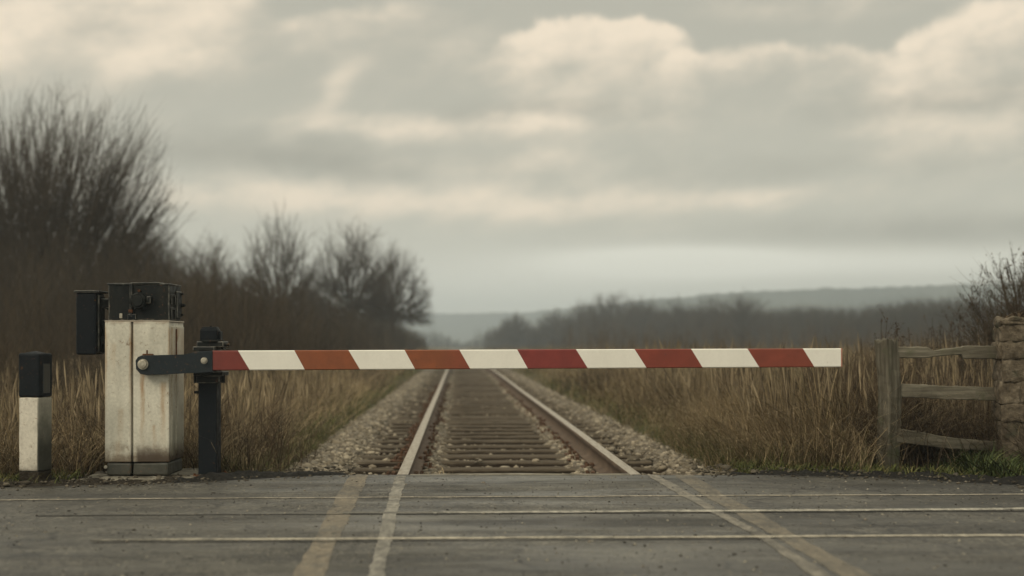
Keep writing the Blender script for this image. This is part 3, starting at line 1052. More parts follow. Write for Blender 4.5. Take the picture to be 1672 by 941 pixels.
def seed_stems(n, y0, y1, s_in, s_out, left, h0, h1):
    y = y0 * (y1 / y0) ** RNG.random(n)
    s = s_in + (s_out(y) - s_in) * RNG.random(n)
    x = (-s if left else s) + xc(y)
    ok = y - road_edge(x) > .8
    x, y = x[ok], y[ok]; m = len(x)
    h = RNG.uniform(h0, h1, m) * (.7 + .5 * vnoise(x * 1.2, y * 1.2, 6))
    a = RNG.uniform(0, 2 * np.pi, m); ln = RNG.gamma(2, .06, m)
    t = np.linspace(0, 1, 6)
    out = (ln[:, None] * t + .25 * ln[:, None] * t ** 4) * h[:, None]
    pts = np.stack([x[:, None] + np.cos(a)[:, None] * out, y[:, None] + np.sin(a)[:, None] * out, ground_z(x, y)[:, None] + h[:, None] * t], -1)
    f = np.maximum(1, y / 14)[:, None]
    prof_r = np.array([.0022, .002, .0018, .0016, .0085, .001])
    r = prof_r[None] * f * RNG.uniform(.7, 1.3, (m, 1))
    pts[:, 4] = pts[:, 3] * .35 + pts[:, 5] * .65
    V, Q = tubes(pts, r, 3)
    return V, Q, np.repeat(tint(m, [(.17, .133, .08), (.11, .084, .053), (.23, .182, .115)]), 18, 0)


parts = [grass_zone(46000, (9.0, 14), 1.66, lambda y: y * .40 + 1.2, True, .22, .62, 1.0),
         grass_zone(28000, (14, 30), 1.66, lambda y: y * .30 + 1.5, True, .25, .75, 1.2),
         grass_zone(16000, (30, 110), 1.7, lambda y: y * .07 + 5.0, True, .3, .8, 1.0),
         seed_stems(3000, 9.6, 22, 1.9, lambda y: y * .38 + 1.2, True, .4, .72)]
V_, Q_, C_ = join(parts)
tag(np_mesh('dry_grass', V_, Q_, M_tint, col=C_), kind='stuff')
parts = [grass_zone(60000, (9.2, 14), 1.47, lambda y: y * .40 + 1.0, False, .3, .78, 1.0),
         grass_zone(36000, (14, 32), 1.47, lambda y: y * .42 + 1.0, False, .35, .88, 1.2),
         grass_zone(34000, (32, 140), 1.52, lambda y: y * .42 + 1.5, False, .35, .9, 1.0),
         seed_stems(4800, 9.9, 24, 1.9, lambda y: y * .40 + 1.0, False, .5, .88)]
V_, Q_, C_ = join(parts)
tag(np_mesh('dry_grass', V_, Q_, M_tint, col=C_), kind='stuff')


# ------------------------------------------------------------------ brushwood
def brush(x, y, h, r, subs, cols, lean=.12, z0=None, spread=.5):
    """upright stems with side twigs"""
    n = len(x)
    K = 6
    t = np.linspace(0, 1, K)
    a = RNG.uniform(0, 2 * np.pi, n); ln = np.abs(RNG.normal(0, lean, n))
    wx = np.cumsum(RNG.normal(0, .035, (n, K)), 1); wy = np.cumsum(RNG.normal(0, .035, (n, K)), 1)
    out = ln[:, None] * t
    z = (ground_z(x, y) if z0 is None else z0)
    pts = np.stack([x[:, None] + (np.cos(a)[:, None] * out + wx) * h[:, None], y[:, None] + (np.sin(a)[:, None] * out + wy) * h[:, None],
                    z[:, None] - .02 + h[:, None] * t], -1)
    rad = r[:, None] * (1 - .8 * t)
    c = tint(n, cols)
    V, Q = tubes(pts, rad, 3)
    res = [(V, Q, np.repeat(c, K * 3, 0))]
    m = n * subs
    pi = np.repeat(np.arange(n), subs)
    u = RNG.uniform(.2, .97, m) * (K - 1)
    k0 = np.minimum(u.astype(int), K - 2); fr = (u - k0)[:, None]
    b = pts[pi, k0] * (1 - fr) + pts[pi, k0 + 1] * fr
    az = RNG.uniform(0, 2 * np.pi, m)
    L = h[pi] * RNG.uniform(.12, .36, m) * (1.1 - .5 * u / (K - 1))
    tt = np.linspace(0, 1, 4)
    o = spread * tt ** .8
    p2 = b[:, None] + L[:, None, None] * np.stack([np.cos(az)[:, None] * o, np.sin(az)[:, None] * o, np.ones((m, 1)) * (tt * .85 + .15 * tt ** 2)], -1)
    p2 += RNG.normal(0, .02, p2.shape) * L[:, None, None] * tt[None, :, None] * 2
    r2 = (r[pi] * .45)[:, None] * (1 - .75 * tt)
    V, Q = tubes(p2, r2, 3)
    res.append((V, Q, np.repeat(c[pi], 12, 0)))
    return join(res)


TWIG = [(.046, .036, .024), (.062, .048, .031), (.033, .027, .019), (.078, .060, .039)]
# thicket on the left: thick near the frame's edge, then along the line
n = 5200
ya = 13 * (34 / 13) ** RNG.random(n)
xa = -(3.4 + .06 * (ya - 13)) - RNG.random(n) ** .9 * (1.2 + .36 * (ya - 8))
ha = (.75 + 1.3 * sm(ya, 13, 24)) * (.5 + .75 * vnoise(xa * .7, ya * .7, 4)) * RNG.uniform(.6, 1.15, n)
A = brush(xa, ya, ha, RNG.uniform(.003, .007, n) * np.maximum(1, ya / 16), 5, TWIG + BROWN[:1], .2, None, .8)
n = 9500
yb = 28 * (150 / 28) ** RNG.random(n)
sb = -(3.6 + RNG.random(n) ** 1.0 * np.interp(yb, [28, 60, 150], [9, 14, 9]))
xb = sb + xc(yb)
hb = (1.55 + 1.55 * sm(-sb, 3.4, 7)) * (.55 + .65 * vnoise(xb * .4, yb * .2, 14)) * RNG.uniform(.6, 1.2, n)
B = brush(xb, yb, hb, RNG.uniform(.006, .012, n) * np.maximum(1, yb / 34), 6, TWIG, .2, None, .8)
V_, Q_, C_ = join([A, B])
tag(np_mesh('thicket_undergrowth', V_, Q_, M_tint, col=C_), kind='stuff')

# brown brush and the long hedge on the right
n = 2600
yc = 42 * (110 / 42) ** RNG.random(n)
pxr = RNG.uniform(0, 1, n)
xcx = xc(yc) + 4.5 + pxr ** .8 * (yc * .36)
hc = np.interp(yc, [42, 110], [1.0, 2.6]) * (.4 + .9 * vnoise(xcx * .25, yc * .1, 24)) * RNG.uniform(.6, 1.15, n)
A = brush(xcx, yc, hc, RNG.uniform(.008, .014, n) * yc / 60, 5, [(.105, .078, .05), (.08, .06, .04), (.13, .097, .062), (.06, .047, .033)], .2, None, .8)
n = 9500
k = RNG.random(n) ** .8
yd = 255 + (92 - 255) * k + RNG.normal(0, 3.0, n)
pxd = 800 + (1900 - 800) * k
xd = (pxd - CX) / F * yd + RNG.normal(0, 1.2, n)
hd_ = np.interp(k, [0, .06, .12, .2, .3, .36, .45, .75, 1], [4.2, 4.6, 5.0, 5.9, 6.2, 5.9, 5.8, 4.7, 3.6]) * (.84 + .26 * vnoise(xd * .3, yd * .02, 33)) * RNG.uniform(.7, 1.05, n)
B = brush(xd, yd, hd_, RNG.uniform(.02, .032, n) * yd / 130, 7, [(.050, .040, .026), (.066, .051, .033), (.038, .032, .022)], spread=.8)
V_, Q_, C_ = join([A, B])
tag(np_mesh('hedgerow_undergrowth', V_, Q_, M_tint, col=C_), kind='stuff')
# a last grey line of woodland where the track vanishes
n = 1800
ye = RNG.uniform(330, 520, n)
xe = RNG.uniform(-.17, .06, n) * ye
B = brush(xe, ye, RNG.uniform(2, 5.0, n) * np.interp(np.abs(xe / ye + .034), [0, .008, .02], [.35, .6, 1]), RNG.uniform(.06, .12, n), 4, [(.05, .048, .035)])
tag(np_mesh('distant_undergrowth', B[0], B[1], M_tint, col=B[2]), kind='stuff')


# dark brambles and dead docks in the verge grass
def bramble(n, x0, x1, depth, h, seed):
    x = RNG.uniform(x0, x1, n * 3); y = road_edge(x) + .55 + RNG.random(n * 3) * depth
    keep = (vnoise(x * 2.2, y * 1.4, seed) > .50) & ~((x > 2.35) & (y < 9.72))
    x, y = x[keep][:n], y[keep][:n]
    m = len(x)
    return brush(x, y, h * RNG.uniform(.5, 1.15, m) * (.5 + .9 * vnoise(x * 1.5, y * 1.5, seed + 1)), RNG.uniform(.002, .0042, m), 6,
                 [(.045, .031, .021), (.065, .044, .027), (.034, .026, .019), (.09, .06, .035)], .35, None, 1.1)


V_, Q_, C_ = join([bramble(700, 2.0, 3.9, 3.2, .58, 51), bramble(500, -4.2, -2.0, 2.0, .42, 61), bramble(120, -2.0, -1.6, 2.4, .36, 71), bramble(900, 2.4, 3.6, 3.4, .75, 81)])
tag(np_mesh('bramble_undergrowth', V_, Q_, M_tint, col=C_), kind='stuff')

# ------------------------------------------------------------------ bare trees
def grow(par, par_r, n_child, lr, ang, up, K, lo=.25, hi=.98, rr=.5, wig=.04, rmin=.004, aim=None):
    """one generation of branches from polylines par (n,k,3)"""
    n, kk, _ = par.shape
    m = n * n_child
    pi = np.repeat(np.arange(n), n_child)
    u = (lo + (hi - lo) * RNG.random(m) ** .8) * (kk - 1)
    k0 = np.minimum(u.astype(int), kk - 2); fr = (u - k0)[:, None]
    b = par[pi, k0] * (1 - fr) + par[pi, k0 + 1] * fr
    tg = par[pi, k0 + 1] - par[pi, k0]; tg /= np.linalg.norm(tg, axis=1)[:, None] + 1e-9
    rnd = RNG.normal(size=(m, 3)); rnd -= (rnd * tg).sum(1)[:, None] * tg
    rnd /= np.linalg.norm(rnd, axis=1)[:, None]
    a = RNG.normal(ang, ang * .25, m)[:, None]
    d = tg * np.cos(a) + rnd * np.sin(a)
    plen = np.linalg.norm(np.diff(par, axis=1), axis=2).sum(1)[pi]
    L = plen * lr * RNG.uniform(.65, 1.25, m) * (1.25 - .65 * u / (kk - 1))
    t = np.linspace(0, 1, K)
    pts = np.zeros((m, K, 3)); pts[:, 0] = b
    cur = d.copy()
    for i in range(1, K):
        cur = cur + np.array([0, 0, up]) / K + RNG.normal(0, wig, (m, 3))
        cur /= np.linalg.norm(cur, axis=1)[:, None]
        pts[:, i] = pts[:, i - 1] + cur * (L / (K - 1))[:, None]
    r0 = np.maximum((par_r[pi, k0] * rr), rmin)
    return pts, r0[:, None] * (1 - .7 * t)


def bez(p0, t0, p1, t1, K):
    """cubic curves from p0 (leaving along t0) to p1 (arriving along t1)"""
    t = np.linspace(0, 1, K)[None, :, None]
    L = np.linalg.norm(p1 - p0, axis=1)[:, None] / 3
    a, b, c, d = p0[:, None], (p0 + t0 * L)[:, None], (p1 - t1 * L)[:, None], p1[:, None]
    return a * (1 - t) ** 3 + 3 * b * t * (1 - t) ** 2 + 3 * c * t ** 2 * (1 - t) + d * t ** 3


def unit(v): return v / (np.linalg.norm(v, axis=-1, keepdims=True) + 1e-9)


def dome_dirs(n, tmax, jitter=0.0, fib=False):
    if fib:
        k = ((np.arange(n) + .5) / n) ** 1.1
        az = np.arange(n) * 2.39996 + RNG.uniform(-.25, .25, n)
    else:
        k = RNG.random(n) ** 1.2; az = RNG.uniform(0, 2 * np.pi, n)
    ct = 1 - k * (1 - math.cos(tmax))
    st = np.sqrt(1 - ct ** 2)
    return np.stack([st * np.cos(az), st * np.sin(az), ct], -1)


ENV = ([0, .2, .46, .72, 1.1, 1.5, 1.9], [1, .98, .87, .72, .62, .56, .5])


def attach(par, par_r, tips, n_near, lo, hi, K, tip_t, r_ratio, rmin, wig):
    """twigs to the given tips, each leaving the parent branch whose tip lies nearest"""
    ends = par[:, -1]
    pi = np.empty(len(tips), int)
    for a in range(0, len(tips), 4000):
        d = ((tips[a:a + 4000, None] - ends[None]) ** 2).sum(2)
        if n_near > 1:
            cand = np.argpartition(d, n_near, 1)[:, :n_near]
            pi[a:a + 4000] = cand[np.arange(len(cand)), RNG.integers(0, n_near, len(cand))]
        else:
            pi[a:a + 4000] = d.argmin(1)
    kk = par.shape[1]
    u = RNG.uniform(lo, hi, len(tips)) * (kk - 1)
    k0 = np.minimum(u.astype(int), kk - 2); fr = (u - k0)[:, None]
    b = par[pi, k0] * (1 - fr) + par[pi, k0 + 1] * fr
    tg = unit(par[pi, k0 + 1] - par[pi, k0])
    out = unit(tips - b)
    pts = bez(b, unit(tg * .8 + out * .5), tips, unit(out * .6 + tip_t), K)
    L = np.linalg.norm(tips - b, axis=1)
    w = np.cumsum(RNG.normal(0, wig, pts.shape), 1); w[:, 0] = 0
    pts = pts + w * L[:, None, None]
    r0 = np.maximum(par_r[pi, k0] * r_ratio, rmin)
    return pts, r0[:, None] * (1 - .72 * np.linspace(0, 1, K))


def tree(base, h, fork, r0, label, group, n=(22, 260, 2200, 2), tmax=1.25, env=ENV, name='bare_tree', rmin=.006, multi=False):
    base = np.array(base, float)
    root = empty(name, base)
    tag(root, label, 'tree', group)
    c = base + np.array([0, 0, fork])
    Rh = h - fork
    seed = int(RNG.integers(0, 9999))
    def reach(d):
        th = np.arccos(np.clip(d[:, 2], -1, 1)); az = np.arctan2(d[:, 1], d[:, 0])
        lump = .90 + .2 * vnoise(az * 1.6 + 20, th * 4 + 3, seed)
        return Rh * np.interp(th, *env) * lump
    d1 = dome_dirs(n[0], tmax * .92, fib=True)
    tip = c + d1 * (reach(d1) * RNG.uniform(.84, .98, n[0]))[:, None]
    low = c + np.stack([d1[:, 0], d1[:, 1], 0 * d1[:, 0]], -1) * r0 * .6
    if multi:      # stems rising from the ground
        low = base + np.stack([d1[:, 0], d1[:, 1], 0 * d1[:, 0]], -1) * .28 + RNG.normal(0, .08, (n[0], 3)) * np.array([1, 1, 0])
    else:
        low[:, 2] += RNG.uniform(-.25, .35, n[0]) * fork * .6
    up = np.array([0, 0, 1.0])
    p1 = bez(low, unit(d1 * .55 + up * .7), tip, unit(d1 + up * .35), 9)
    w = np.cumsum(RNG.normal(0, .006, p1.shape), 1); w[:, 0] = 0
    p1 = p1 + w * Rh
    R1 = (r0 * RNG.uniform(.35, .6, n[0]))[:, None] * (1 - .85 * np.linspace(0, 1, 9)) + rmin * .7
    tr = [tubes(p1, R1, 6)]
    if not multi:
        tp = np.stack([base, base + np.array([.04, 0, fork * .5]), c + np.array([0, 0, .12 * Rh]), c + np.array([0, 0, .3 * Rh])])[None]
        tr.append(tubes(tp, np.array([[r0 * 1.35, r0 * 1.1, r0 * .9, r0 * .4]]), 8))
    d2 = dome_dirs(n[1], tmax)
    t2 = c + d2 * (reach(d2) * RNG.uniform(.62, 1.0, n[1]))[:, None]
    p2, R2 = attach(p1, R1, t2, 2, .18, .75, 7, unit(d2 + up * (.45 if multi else .12)) * .7, .55, rmin, .012)
    tr.append(tubes(p2, R2, 4))
    d3 = dome_dirs(n[2], tmax)
    t3 = c + d3 * (reach(d3) * (.45 + .57 * RNG.random(n[2]) ** .7))[:, None]
    p3, R3 = attach(p2, R2, t3, 2, .2, .9, 5, unit(d3 + up * (.5 if multi else .15)) * .8, .6, rmin * .8, .02)
    cr = [tubes(p3, R3, 3)]
    p4, R4 = grow(p3, R3, n[3], .42, .42, .25 if multi else .08, 4, .25, .98, .7, .05, rmin * .62)
    cr.append(tubes(p4, R4, 3))
    v, q, _ = join(tr)
    np_mesh('trunk', v, q, M_bark, root)
    v, q, _ = join(cr)
    np_mesh('crown', v, q, M_bark, root)
    return root


def foot(px, d):
    x = (px - CX) / F * d
    return (x, d, float(ground_z(np.array([x]), np.array([d]))[0]) - .05)


def top(py, d): return H + (HY - py) / F * d


BIG = ([0, .25, .39, .57, .785, 1.0, 1.5], [1, .97, .92, .82, .70, .59, .45])
WIDE = ([0, .25, .5, .8, 1.2, 1.5], [1, .96, .9, .84, .8, .75])
tree(foot(66, 40), top(134, 40), .5, .10, 'tallest bare tree, a broad fan of upright stems at the left edge', 'bare trees left of the track',
     (56, 820, 6600, 2), 1.2, BIG, rmin=.0068, multi=True)
tree(foot(225, 48), top(350, 48), .4, .07, 'low spreading bare tree half merged into the right flank of the tallest tree', 'bare trees left of the track',
     (26, 260, 1800, 2), 1.1, BIG, rmin=.0075, multi=True)
tree(foot(336, 74), top(374, 74), top(505, 74), .11, 'thin pale bare tree with an open crown, second behind the white cabinet', 'bare trees left of the track',
     (16, 160, 1200, 2), 1.7, ENV, rmin=.0085)
tree(foot(456, 70), top(328, 70), top(515, 70), .14, 'dark round-headed bare tree standing highest above the thicket between two others', 'bare trees left of the track',
     (22, 230, 1800, 2), 1.7, ([0, .16, .36, .6, .9, 1.3, 1.9], [1, .97, .84, .66, .55, .5, .46]), rmin=.0085)
tree(foot(574, 84), top(354, 84), top(515, 84), .14, 'broad domed bare tree between the round-headed tree and the last tree of the line', 'bare trees left of the track',
     (24, 260, 2200, 2), 1.7, ENV, rmin=.0095)
tree(foot(642, 96), top(393, 96), top(520, 96), .14, 'last bare tree of the left line, its crown sloping down to the track', 'bare trees left of the track',
     (22, 230, 1800, 2), 1.8, ([0, .2, .45, .77, 1.1, 1.4, 1.9], [1, .99, .90, .74, .62, .55, .5]), rmin=.0105)
far_trees = [(842, 506, 240, 'small dark bare tree nearest the vanishing track on its right'), (905, 501, 232, 'low hazy bare tree beside the small dark one'),
             (955, 487, 214, 'hazy bare tree at the left shoulder of the hedge top'), (1000, 468, 205, 'largest hazy bare tree rounding above the far hedge'),
             (1050, 479, 198, 'hazy bare tree at the right shoulder of the largest far one'), (1105, 485, 190, 'flat-topped hazy bare tree in the middle of the far hedge'),
             (1160, 480, 180, 'slim hazy bare tree just left of the last one above the hedge'), (1212, 472, 172, 'last hazy bare tree before the hedge runs level to the right')]
for px, py, d, lb in far_trees:
    tree(foot(px, d), top(py, d), 1.6, .16, lb, 'hazy trees on the far hedge', (18, 200, 1500, 2), 1.5, WIDE, rmin=.020)


# shrub behind the stone gatepost, with withered leaves
def shrub(base, h, stems, fan, label):
    root = empty('leafy_shrub', base)
    tag(root, label, 'shrub')
    base = np.array(base, float)
    K = 7
    az = RNG.uniform(0, 2 * np.pi, stems); tilt = fan * RNG.random(stems) ** .7
    pts = np.zeros((stems, K, 3)); pts[:, 0] = base + RNG.normal(0, .06, (stems, 3)) * (1, 1, 0)
    L = h * RNG.uniform(.65, 1.05, stems)
    for i in range(1, K):
        d = np.stack([np.sin(tilt) * np.cos(az), np.sin(tilt) * np.sin(az), np.cos(tilt)], -1) + RNG.normal(0, .1, (stems, 3))
        d /= np.linalg.norm(d, axis=1)[:, None]
        pts[:, i] = pts[:, i - 1] + d * (L / (K - 1))[:, None]
    rad = .009 * (1 - .75 * np.linspace(0, 1, K))[None].repeat(stems, 0)
    g1, r1 = grow(pts, rad, 12, .32, .5, .3, 5, .2, .99, .5, .07, .0026)
    g2, r2 = grow(g1, r1, 6, .5, .55, .2, 4, .2, .99, .6, .08, .002)
    v, q, _ = join([tubes(pts, rad, 5), tubes(g1, r1, 3), tubes(g2, r2, 3)])
    np_mesh('stem', v, q, M_bark, root)
    m = 2200
    src = g2[RNG.integers(0, len(g2), m), RNG.integers(1, 4, m)]
    b = blades(src, RNG.uniform(.008, .022, m), RNG.uniform(.005, .011, m), RNG.normal(0, .8, m), RNG.normal(0, .5, m), RNG.uniform(0, 6.28, m),
               tint(m, [(.06, .045, .028), (.08, .055, .03), (.05, .05, .028), (.11, .07, .04)]), 3)
    np_mesh('foliage', b[0], b[1], M_tint, root, b[2])
    return root


def twiggy_shrub(base, h, label, n, env, leaves):
    root = tree(base, h, .25, .035, label, None, n, 1.25, env, 'leafy_shrub', .0026, True)
    root['category'] = 'shrub'
    cr = [c for c in root.children if c.name.startswith('crown')][0]
    co_ = np.empty(len(cr.data.vertices) * 3, np.float32); cr.data.vertices.foreach_get('co', co_)
    src = co_.reshape(-1, 3)[RNG.integers(0, len(co_) // 3, leaves)] + np.array(base)
    src = src[src[:, 2] > base[2] + h * .3]
    m = len(src)
    b = blades(src, RNG.uniform(.012, .03, m), RNG.uniform(.007, .015, m), RNG.normal(0, .8, m), RNG.normal(0, .5, m), RNG.uniform(0, 6.28, m),
               tint(m, [(.05, .037, .024), (.065, .045, .026), (.04, .04, .022), (.085, .055, .032)]), 3)
    np_mesh('foliage', b[0], b[1], M_tint, root, b[2])


twiggy_shrub((5.17, 13.6, -.05), 1.90, 'dark twiggy shrub with withered leaves rising behind the stone gatepost', (30, 240, 2300, 3),
             ([0, .3, .6, 1.0, 1.5], [1, .96, .86, .66, .5]), 9000)
twiggy_shrub((4.30, 14.6, -.05), 1.18, 'low sparse shrub with bare tips behind the fence top rail', (12, 60, 300, 2),
             ([0, .3, .6, 1.0, 1.5], [1, .93, .80, .62, .5]), 700)

# tall dead weed stalks in the right-hand grass
def weed_parts(h):
    t = np.linspace(0, 1, 7)
    p = np.zeros((1, 7, 3)); p[0, :, 2] = t * h
    p[0, :, 0] = np.cumsum(RNG.normal(0, .012, 7)); p[0, :, 1] = np.cumsum(RNG.normal(0, .012, 7))
    r = .0045 * (1 - .6 * t)[None]
    g, gr = grow(p, r, 9, .22, .55, .4, 4, .35, .98, .6, .06, .0022)
    m = 90
    src = np.concatenate([g[RNG.integers(0, len(g), m), RNG.integers(1, 4, m)], p[0, RNG.integers(4, 7, 40)]]) + RNG.normal(0, .008, (m + 40, 3))
    v, f = stones(src, RNG.uniform(.003, .0065, m + 40))
    return join([tubes(p, r, 4), tubes(g, gr, 3)]), (v, f)


weeds = []
for k in range(4):
    st, hd2 = weed_parts(1.0)
    a = np_mesh('stem', st[0], st[1], M_bark); b = np_mesh('foliage', hd2[0], hd2[1], M_tint, col=np.repeat(tint(len(hd2[0]) // 12, BROWN[:3]), 12, 0))  # the foliage mesh of a weed is its loose seed heads, not leaves
    weeds.append((a.data, b.data))
    bpy.data.objects.remove(a); bpy.data.objects.remove(b)
for k in range(46):
    px = random.uniform(1420, 1640); d = random.uniform(10.4, 16)
    x, y, z = foot(px, d)
    o = empty('dead_weed', (x, y, z + .02), random.uniform(0, 6.28))
    hh = random.uniform(.7, 1.12)
    o.scale = (hh, hh, hh)
    tag(o, 'dead brown weed stalk with seed clusters standing in the dry grass', 'weed', 'dead weed stalks by the fence')
    for nm, me in zip(('stem', 'foliage'), weeds[k % 4]):
        c = bpy.data.objects.new(nm, me); c.parent = o; COL.objects.link(c)

# green weeds at the foot of fence and gatepost
n = 5200
kx = RNG.random(n)
x = 2.75 + 1.9 * kx ** .7
y = road_edge(x) + .30 + RNG.random(n) * .85
dens = vnoise(x * 4, y * 4, 3)
h = (.05 + .24 * dens * sm(x, 2.7, 3.1)) * RNG.uniform(.6, 1.15, n)
c = tint(n, [(.045, .06, .02), (.06, .075, .026), (.035, .047, .018), (.085, .085, .035)])
A = blades(np.stack([x, y, 0 * x - .02], -1), h, RNG.uniform(.008, .02, n), RNG.gamma(2, .2, n), RNG.uniform(.1, 1.1, n), RNG.uniform(0, 6.28, n), c)
n = 2600
x2 = np.concatenate([RNG.uniform(-4.2, -2.7, n // 2), RNG.uniform(1.5, 2.9, n - n // 2)])
y2 = road_edge(x2) + RNG.normal(.42, .16, n)
ok = (y2 > road_edge(x2) + .1)
x2, y2 = x2[ok], y2[ok]; n = len(x2)
B = blades(np.stack([x2, y2, 0 * x2 - .01], -1), RNG.uniform(.02, .10, n), RNG.uniform(.004, .01, n), RNG.gamma(2, .2, n), RNG.uniform(.1, 1, n), RNG.uniform(0, 6.28, n), tint(n, GREEN))
V_, Q_, C_ = join([A, B])
tag(np_mesh('green_weeds', V_, Q_, M_tint, col=C_), kind='stuff')
# dead leaves caught by the rail
n = 420
x3 = xc(9.5) - .56 + RNG.normal(0, .07, n); y3 = 9.32 + RNG.gamma(2, .12, n)
A = blades(np.stack([x3, y3, np.full(n, -.15)], -1), RNG.uniform(.05, .14, n), RNG.uniform(.005, .012, n), RNG.gamma(2, .3, n), RNG.uniform(.2, 1.2, n), RNG.uniform(0, 6.28, n), tint(n, STRAW[:3]))
tag(np_mesh('dead_grass', A[0], A[1], M_tint, col=A[2]), kind='stuff')

# ------------------------------------------------------------------ the barrier machine
D0 = 8.87
def fx(px, d=D0): return (px - CX) / F * d
def fz(py, d=D0): return H - (py - HY) / F * d


bar = empty('crossing_barrier', (fx(171), D0, 0))
tag(bar, 'lowered level crossing barrier with rusty white cabinet and red and white striped boom', 'barrier')
xl, xr = fx(171), fx(276.5)
zt, zb = fz(525), fz(755)
bm = bmesh.new()
box(bm, xl + .004, xr - .004, D0 + .034, D0 + .40, zb + .003, zt - .004, .006)
box(bm, xr - .006, xr + .003, D0 + .07, D0 + .15, zb + .03, zt - .03, .003)         # side panel
box(bm, xr - .006, xr + .004, D0 + .19, D0 + .38, zb + .03, zt - .03, .003)
cab = obj_bm('cabinet', bm, M_cab, bar)
for a, b in ((xl, fx(213.8)), (fx(217.3), xr)):
    bm = bmesh.new()
    box(bm, a, b, D0, D0 + .033, zb, zt - .002, .007, 3)
    obj_bm('door_panel', bm, M_cab, cab)
bm = bmesh.new()
box(bm, xl - .002, xr + .002, D0 + .001, D0 + .402, zt - .004, zt + .006, .004)
obj_bm('top_plate', bm, M_cab, cab)
bm = bmesh.new()
box(bm, xr + .002, xr + .008, D0 + .155, D0 + .178, fz(580), fz(537), .002)
obj_bm('louvre_slot', bm, M_rust, cab)
for a, b, dz_ in ((fx(173.5), fx(213.5), .0), (fx(216.5), fx(274.5), .004)):
    bm = bmesh.new()
    box(bm, a, b, D0 + .005, D0 + .39, .018, zb - .004, .012, 2)
    rough(bm, .004, 14, a)
    obj_bm('plinth', bm, M_algae, bar)
bm = bmesh.new()
bolt(bm, (fx(172.5), D0 + .002, fz(763)), .009, .012)
obj_bm('plinth_bolt', bm, M_bolt, bar)

# motor housing on top
EDGE[0] = 1
DM = D0 + .03
mx0, mx1, mz0, mz1 = fx(176.5, DM), fx(276.5, DM), zt + .007, fz(464, DM)
bm = bmesh.new()
box(bm, mx0, mx1, DM, DM + .30, mz0, mz1, .008, 2)
for (za, zc) in ((fz(497, DM), fz(481, DM)), (fz(521, DM), fz(503, DM))):      # frames of the side openings
    ym = DM + .10
    box(bm, mx1 - .002, mx1 + .010, ym - .075, ym - .055, za, zc, .003)
    box(bm, mx1 - .002, mx1 + .010, ym + .02, ym + .04, za, zc, .003)
    box(bm, mx1 - .002, mx1 + .0095, ym - .056, ym + .021, zc - .010, zc + .002, .003)
bmesh.ops.subdivide_edges(bm, edges=[e for e in bm.edges if e.calc_length() > .1], cuts=4, use_grid_fill=True)
rough(bm, .004, 9, 3)
mot = obj_bm('motor_housing', bm, [M_blackold, M_worn], bar)
bm = bmesh.new()
box(bm, mx0 - .006, fx(213.5, DM), DM - .006, DM + .306, mz1 - .006, mz1 + .006, .004)
box(bm, fx(214, DM), fx(262, DM), DM - .008, DM + .306, mz1 - .004, mz1 + .011, .004)
box(bm, fx(262.5, DM), mx1 + .006, DM - .006, DM + .306, mz1 - .006, mz1 + .005, .004)
bmesh.ops.subdivide_edges(bm, edges=[e for e in bm.edges if e.calc_length() > .08], cuts=4, use_grid_fill=True)
rough(bm, .005, 11, 4)
obj_bm('lid', bm, [M_blackold, M_worn], mot)
bm = bmesh.new()
box(bm, fx(212.5, DM), fx(216.5, DM), DM - .016, DM + .004, mz0 + .02, mz1 + .008, .004)
box(bm, fx(209, DM), fx(223, DM), DM - .014, DM + .003, fz(523, DM), fz(513, DM), .004)
rough(bm, .003, 20, 2)
obj_bm('hasp', bm, [M_black, M_worn], mot)
bm = bmesh.new()
cyl(bm, (fx(227.5, DM), DM - .022, fz(492, DM)), .056, .05, 'Y', 32, .050, bev=.006)
cyl(bm, (fx(227.5, DM), DM - .05, fz(492, DM)), .036, .012, 'Y', 28, .034, bev=.003)
box(bm, fx(241, DM), fx(248, DM), DM - .03, DM, fz(496, DM), fz(484, DM), .006)
for k in range(6):
    a = k * math.pi / 3 + .3
    cyl(bm, (fx(227.5, DM) + .046 * math.cos(a), DM - .049, fz(492, DM) + .046 * math.sin(a)), .006, .010, 'Y', 6)
obj_bm('round_cover', bm, [M_blackold, M_worn], mot)
bm = bmesh.new()
box(bm, fx(211, DM), fx(218, DM), DM - .022, DM - .010, fz(511, DM), fz(506, DM), .003)
cyl(bm, (fx(228, DM), DM - .012, fz(475, DM)), .008, .02, 'Y', 8)
obj_bm('latch', bm, [M_rust, M_rust], mot)
bm = bmesh.new()
box(bm, fx(195, DM), fx(200, DM), DM - .004, DM + .004, fz(520, DM), fz(512, DM), .0035, 3)
obj_bm('tag_plate', bm, [M_bolt, M_bolt], mot)
bm = bmesh.new()
bolt(bm, (mx1 + .012, DM + .26, fz(497, DM)), .012, .03, 'X')
bolt(bm, (mx1 + .010, DM + .26, fz(513, DM)), .008, .02, 'X')
bolt(bm, (mx1 + .010, DM + .26, fz(478, DM)), .008, .02, 'X')
box(bm, mx1, mx1 + .014, DM + .16, DM + .28, fz(519, DM), fz(474, DM), .006)
obj_bm('side_bracket', bm, [M_blackold, M_worn], mot)

